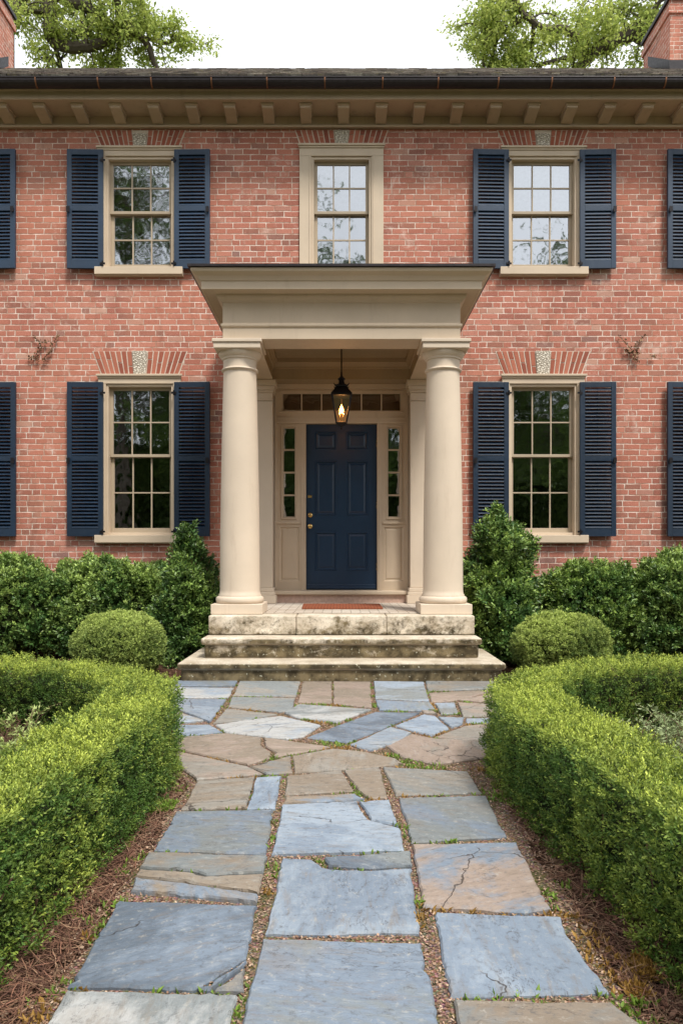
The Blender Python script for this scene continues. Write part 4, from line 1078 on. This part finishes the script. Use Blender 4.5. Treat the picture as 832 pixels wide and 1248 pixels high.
vine('dried_vine', 'withered tan vine clinging to the brick right of the portico', 3.73, 3.84, [[(-.20,.17),(-.10,.06),(-.02,-.02),(0,-.12),(.06,-.17)],[(.13,.16),(.08,.10),(-.0,.02)],[(-.08,-.05),(0,-.04),(.05,-.10)],[(.02,-.02),(.06,-.06)],[(.22,-.10),(.27,-.10)],[(-.12,-.02),(-.06,-.05)]], 52, (.50,.34,.20))

# ------------------------------------------------------------------ trees
def tree(name, label, base, trunk, limbs, seed, nt, leafn, lsize, colA, colB, twl=1.3, cl=.35, rough_rand=6, group=None, hang=.1):
    """trunk + given limbs (lists of world points with radii), then random branching with leaf clusters at the twigs"""
    global RNG
    RNG = np.random.default_rng(seed); rg = random.Random(seed); root = empty(name, base); b = Vector(base); g = MB(); ends = []
    def add(pts, r0, r1):
        pts = [Vector(p) for p in pts]; Q = []
        for i in range(len(pts)-1):
            p0,p1,p2,p3 = pts[max(i-1,0)],pts[i],pts[i+1],pts[min(i+2,len(pts)-1)]
            for k in range(5): t = k/5; Q.append(.5*((2*p1)+(p2-p0)*t+(2*p0-5*p1+4*p2-p3)*t*t+(3*p1-p0-3*p2+p3)*t**3)+Vector((rg.uniform(-1,1),rg.uniform(-1,1),rg.uniform(-1,1)))*r0*.12)
        Q.append(pts[-1]); n = len(Q); g.tube([q-b for q in Q], [r0+(r1-r0)*i/(n-1) for i in range(n)], 9 if r0 > .1 else 5); return Q
    T = add(trunk[0], trunk[1], trunk[2]); allL = []
    for pts, r0, r1 in limbs: allL.append((add(pts, r0*1.35, r1*1.3), r1))
    for i in range(rough_rand):        # the rest of the crown
        k = rg.randrange(len(T)//2, len(T)); p = T[k]; a = rg.uniform(0,2*PI); L = rg.uniform(3,6); up = rg.uniform(.1,.9)
        d = Vector((math.cos(a),math.sin(a),up)).normalized(); pts = [p, p+d*L*.35+Vector((0,0,.3)), p+d*L*.7, p+d*L+Vector((0,0,rg.uniform(-.6,.8)))]
        allL.append((add(pts, trunk[2]*.6, .03), .03))
    for Q, r1 in allL:
        n = int(nt*max(1,len(Q)/16))
        for i in range(n):
            k = rg.randrange(len(Q)//4, len(Q)); p = Q[k]; d = Vector((rg.gauss(0,1),rg.gauss(0,1),rg.gauss(.15,.7))).normalized(); L = twl*rg.uniform(.5,1.4)
            mid = p+d*L*.5+Vector((0,0,.12)); e = p+d*L+Vector((0,0,-hang*L)); W = add([p,mid,e], .028, .008); ends += [W[len(W)//2], W[-1]]
            for j in range(4):
                q = W[rg.randrange(3,len(W))]; dd = (d+Vector((rg.gauss(0,.8),rg.gauss(0,.8),rg.gauss(-hang,.6)))).normalized(); e2 = q+dd*L*.5; g.tube([q-b,q.lerp(e2,.5)-b+Vector((0,0,.03)),e2-b],[.012,.008,.004],4); ends += [e2, q.lerp(e2,.6)]
    E = np.array([tuple(e-b) for e in ends]); idx = RNG.integers(0,len(E),leafn); P = E[idx] + RNG.normal(size=(leafn,3))*cl*np.array([1,1,.75])
    D = RNG.normal(size=(leafn,3))+np.array([0,0,-.25]); w = np.clip(RNG.random(leafn)*.7+.3*RNG.random(len(E))[idx],0,1)[:,None]
    C = (np.array(colA)*w+np.array(colB)*(1-w))*(.8+.4*RNG.random((leafn,1)))
    ob('trunk', g, M['bark'], root, loc=base, smooth=True)
    ob('crown', leaf_mesh('crown', P, D, lsize*(.6+.8*RNG.random(leafn)), C, .55, .2, M['tree_leaf']), None, root, loc=base)
    return tag(root, label, 'tree', group)
S = 893/20.
def W(px, py, dy=0): return ((px-CX)/S, 20.+dy, H+(HY-py)/S)
YG, YG2 = (.58,.63,.17), (.28,.38,.09)
tree('oak_tree', 'spreading tree with crooked limbs rising behind the left end of the roof', (-9.9,20,0),
     ([(-9.9,20,0),(-9.8,20.1,6),(-9.5,20,12),(-9.0,20,17.5)], .45, .28),
     [([(-9.2,20,15.5),W(35,-25),W(60,5),W(62,38),W(75,56),W(108,57),W(145,43),W(176,48),W(192,88,.5)], .20, .05),
      ([W(35,-25),W(88,3),W(120,16),W(138,36),W(148,43)], .13, .07), ([W(150,42),W(168,20,.3),W(172,2,.5),W(160,-15)], .07, .03),
      ([W(145,43),W(150,20,-.5),W(140,-5,-1),W(150,-25)], .08, .03), ([W(65,50),W(68,70,.4),W(66,95,.5)], .06, .03), ([W(110,57),W(98,35),W(104,15)], .05,.02),
      ([W(176,46),W(200,40,.4),W(216,25,.5)], .045,.015), ([W(62,15),W(35,30,-.5),W(22,55,-.6)], .07,.03), ([W(150,42),W(130,75,.6),W(128,95,.7)], .05,.02)],
     61, 9, 26000, .100, YG, YG2, .85, .13, 4, group='trees behind the roof')
tree('oak_tree', 'spreading tree with crooked limbs rising behind the right end of the roof', (10.6,20,0),
     ([(10.6,20,0),(10.5,20.1,6),(10.1,20,12),(9.8,20,17)], .45, .28),
     [([(10.3,20,12.5),W(835,70),W(800,50),W(776,42),W(756,46),W(726,63),W(700,86),W(672,118)], .20, .09),
      ([W(713,70),W(704,48),W(688,36),W(660,33),W(635,14),W(622,-12)], .10, .04), ([W(750,48),W(744,20,.3),W(758,-8,.5)], .08, .03),
      ([W(650,30),W(652,52,.5),W(636,66,.8),W(610,85,.8)], .05, .02), ([W(690,70),W(655,68,.4),W(640,52,.6),W(618,60,.8)], .05,.02), ([W(640,18),W(612,30,.5),W(605,52,.6),W(592,85,.6)], .06,.02),
      ([W(760,44),W(790,25,-.5),W(800,0,-.5)], .07,.03), ([W(622,-12),W(606,8,.4),W(594,30,.6)], .05,.02), ([W(612,-20),W(600,5),W(586,40)], .05,.02)],
     62, 9, 29000, .100, YG, YG2, .85, .13, 4, group='trees behind the roof')
# trees across the lawn behind the viewer; their reflections fill the window panes
RT = [('leafy_tree', 'dark leafy tree across the lawn mirrored in the lower left window', (-5.5,-14,0), 11, 71),
      ('leafy_tree', 'dark leafy tree across the lawn mirrored in the lower right window', (6.5,-13,0), 10, 72),
      ('leafy_tree', 'dark leafy tree across the lawn mirrored in the sidelights by the door', (-3.8,-14,0), 13.2, 73),
      ('tall_tree', 'tall open branched tree mirrored in the upper left window', (-9.2,-12,0), 17.5, 74)]
for nm, lb, bs, hh, sd in RT:
    x, y, _ = bs
    tall = nm == 'tall_tree'
    tree(nm, lb, bs, ([(x,y,0),(x+.1,y,hh*.3),(x-.1,y,hh*.6),(x,y,hh*.92)], .28, .08), [], sd, 11 if not tall else 12, 16000 if not tall else 7000, .26, (.10,.15,.03), (.04,.08,.02), 1.7, .5 if not tall else .4, 22 if not tall else 24, group='trees across the lawn')

# the far side of the lawn: one dense wood
RNG = np.random.default_rng(90); n = 42000
x = RNG.uniform(-60,60,n); top = 12.5+np.array([2.6*mnoise.noise(Vector((t*.12,0,0)))+1.2*mnoise.noise(Vector((t*.5,7,0))) for t in x]); z = top*RNG.random(n)**.8
bul = np.array([2.2*mnoise.noise(Vector((a*.25,b*.35,5))) for a,b in zip(x,z)])
P = np.stack([x, -33+bul+RNG.random(n)*-1.5 - .03*x*x*.3 - np.maximum(z-9,0)*.5, z],1)
w_ = RNG.random((n,1)); C = np.array((.045,.085,.02))*w_+np.array((.11,.16,.035))*(1-w_)
mass = leaf_mesh('wood', P, RNG.normal(size=(n,3))+np.array([0,.3,.2]), .5+.5*RNG.random(n), C, .6, .2, M['tree_leaf'])
tag(ob('wood', mass, None), 'far off wood across the lawn mirrored dark in the lower windows', 'wood', kind='stuff')
g = MB(); m_ = 60  # opaque dark sheet added behind the leaves to shut out low sky
for i in range(m_+1):
    xx = -62+124*i/m_; yy = -35.5-.009*xx*xx
    for zz, dy in ((0,0),(5,.3),(9.5,-.8),(10.5,-2.5)): g.v.append((xx, yy+dy+.8*mnoise.noise(Vector((xx*.3,zz,0))), zz+(1.2*mnoise.noise(Vector((xx*.2,1,1))) if zz > 8 else 0)))
for i in range(m_):
    for k in range(3): a = i*4+k; g.f.append((a,a+4,a+5,a+1))
tag(ob('wood_dark_backing', g, M['core']), 'dark backing added inside the far off wood', 'wood', kind='stuff')

# ------------------------------------------------------------------ sky, sun, camera
w = bpy.data.worlds.new('World'); scene.world = w; w.use_nodes = True; nt = w.node_tree; nt.nodes.clear()
SE, SA = math.radians(57), math.radians(150)     # sun elevation; azimuth clockwise from +Y (behind the viewer, to the right)
sky = nt.nodes.new('ShaderNodeTexSky'); sky.sky_type = 'NISHITA'; sky.sun_disc = False; sky.sun_elevation = SE; sky.sun_rotation = SA
sky.air_density = 1.0; sky.dust_density = 4.0; sky.altitude = 50
hs = nt.nodes.new('ShaderNodeHueSaturation'); hs.inputs['Saturation'].default_value = .22; hs.inputs['Value'].default_value = 1.0
tc = nt.nodes.new('ShaderNodeTexCoord'); ns = nt.nodes.new('ShaderNodeTexNoise'); ns.inputs['Scale'].default_value = 1.6; ns.inputs['Detail'].default_value = 5
mr = nt.nodes.new('ShaderNodeMapRange'); mr.inputs[1].default_value = .35; mr.inputs[2].default_value = .7; mr.inputs[3].default_value = .55; mr.inputs[4].default_value = .85
mx = nt.nodes.new('ShaderNodeMix'); mx.data_type = 'RGBA'; mx.inputs[7].default_value = (15.0,15.4,16.2,1)
bg = nt.nodes.new('ShaderNodeBackground'); bg.inputs[1].default_value = .088; wo = nt.nodes.new('ShaderNodeOutputWorld')
L = nt.links.new
L(sky.outputs[0], hs.inputs['Color']); L(hs.outputs[0], mx.inputs[6]); L(tc.outputs['Generated'], ns.inputs['Vector']); L(ns.outputs[0], mr.inputs[0]); L(mr.outputs[0], mx.inputs[0]); L(mx.outputs[2], bg.inputs[0]); L(bg.outputs[0], wo.inputs[0])
sd = bpy.data.lights.new('sun','SUN'); sd.energy = 3.0; sd.angle = math.radians(11); sd.color = (1,.95,.87)
so = bpy.data.objects.new('sun', sd); COL.objects.link(so)
dvec = -Vector((math.sin(SA)*math.cos(SE), math.cos(SA)*math.cos(SE), math.sin(SE))); so.rotation_euler = dvec.to_track_quat('-Z','Y').to_euler(); so.location = (5,-5,20)
cam = bpy.data.cameras.new('camera'); co = bpy.data.objects.new('camera', cam); COL.objects.link(co)
co.location = (0,0,H); co.rotation_euler = (PI/2,0,0); cam.sensor_fit = 'VERTICAL'; cam.sensor_height = 36; cam.lens = 36*F/1248; cam.shift_y = (HY-624)/1248
cam.clip_start = .05; cam.clip_end = 1500
scene.camera = co
scene.view_settings.view_transform = 'Standard'; scene.view_settings.look = 'None'; scene.view_settings.gamma = 1; scene.view_settings.exposure = .40
scene.render.engine = 'CYCLES'; scene.cycles.transparent_max_bounces = 10; scene.cycles.max_bounces = 7
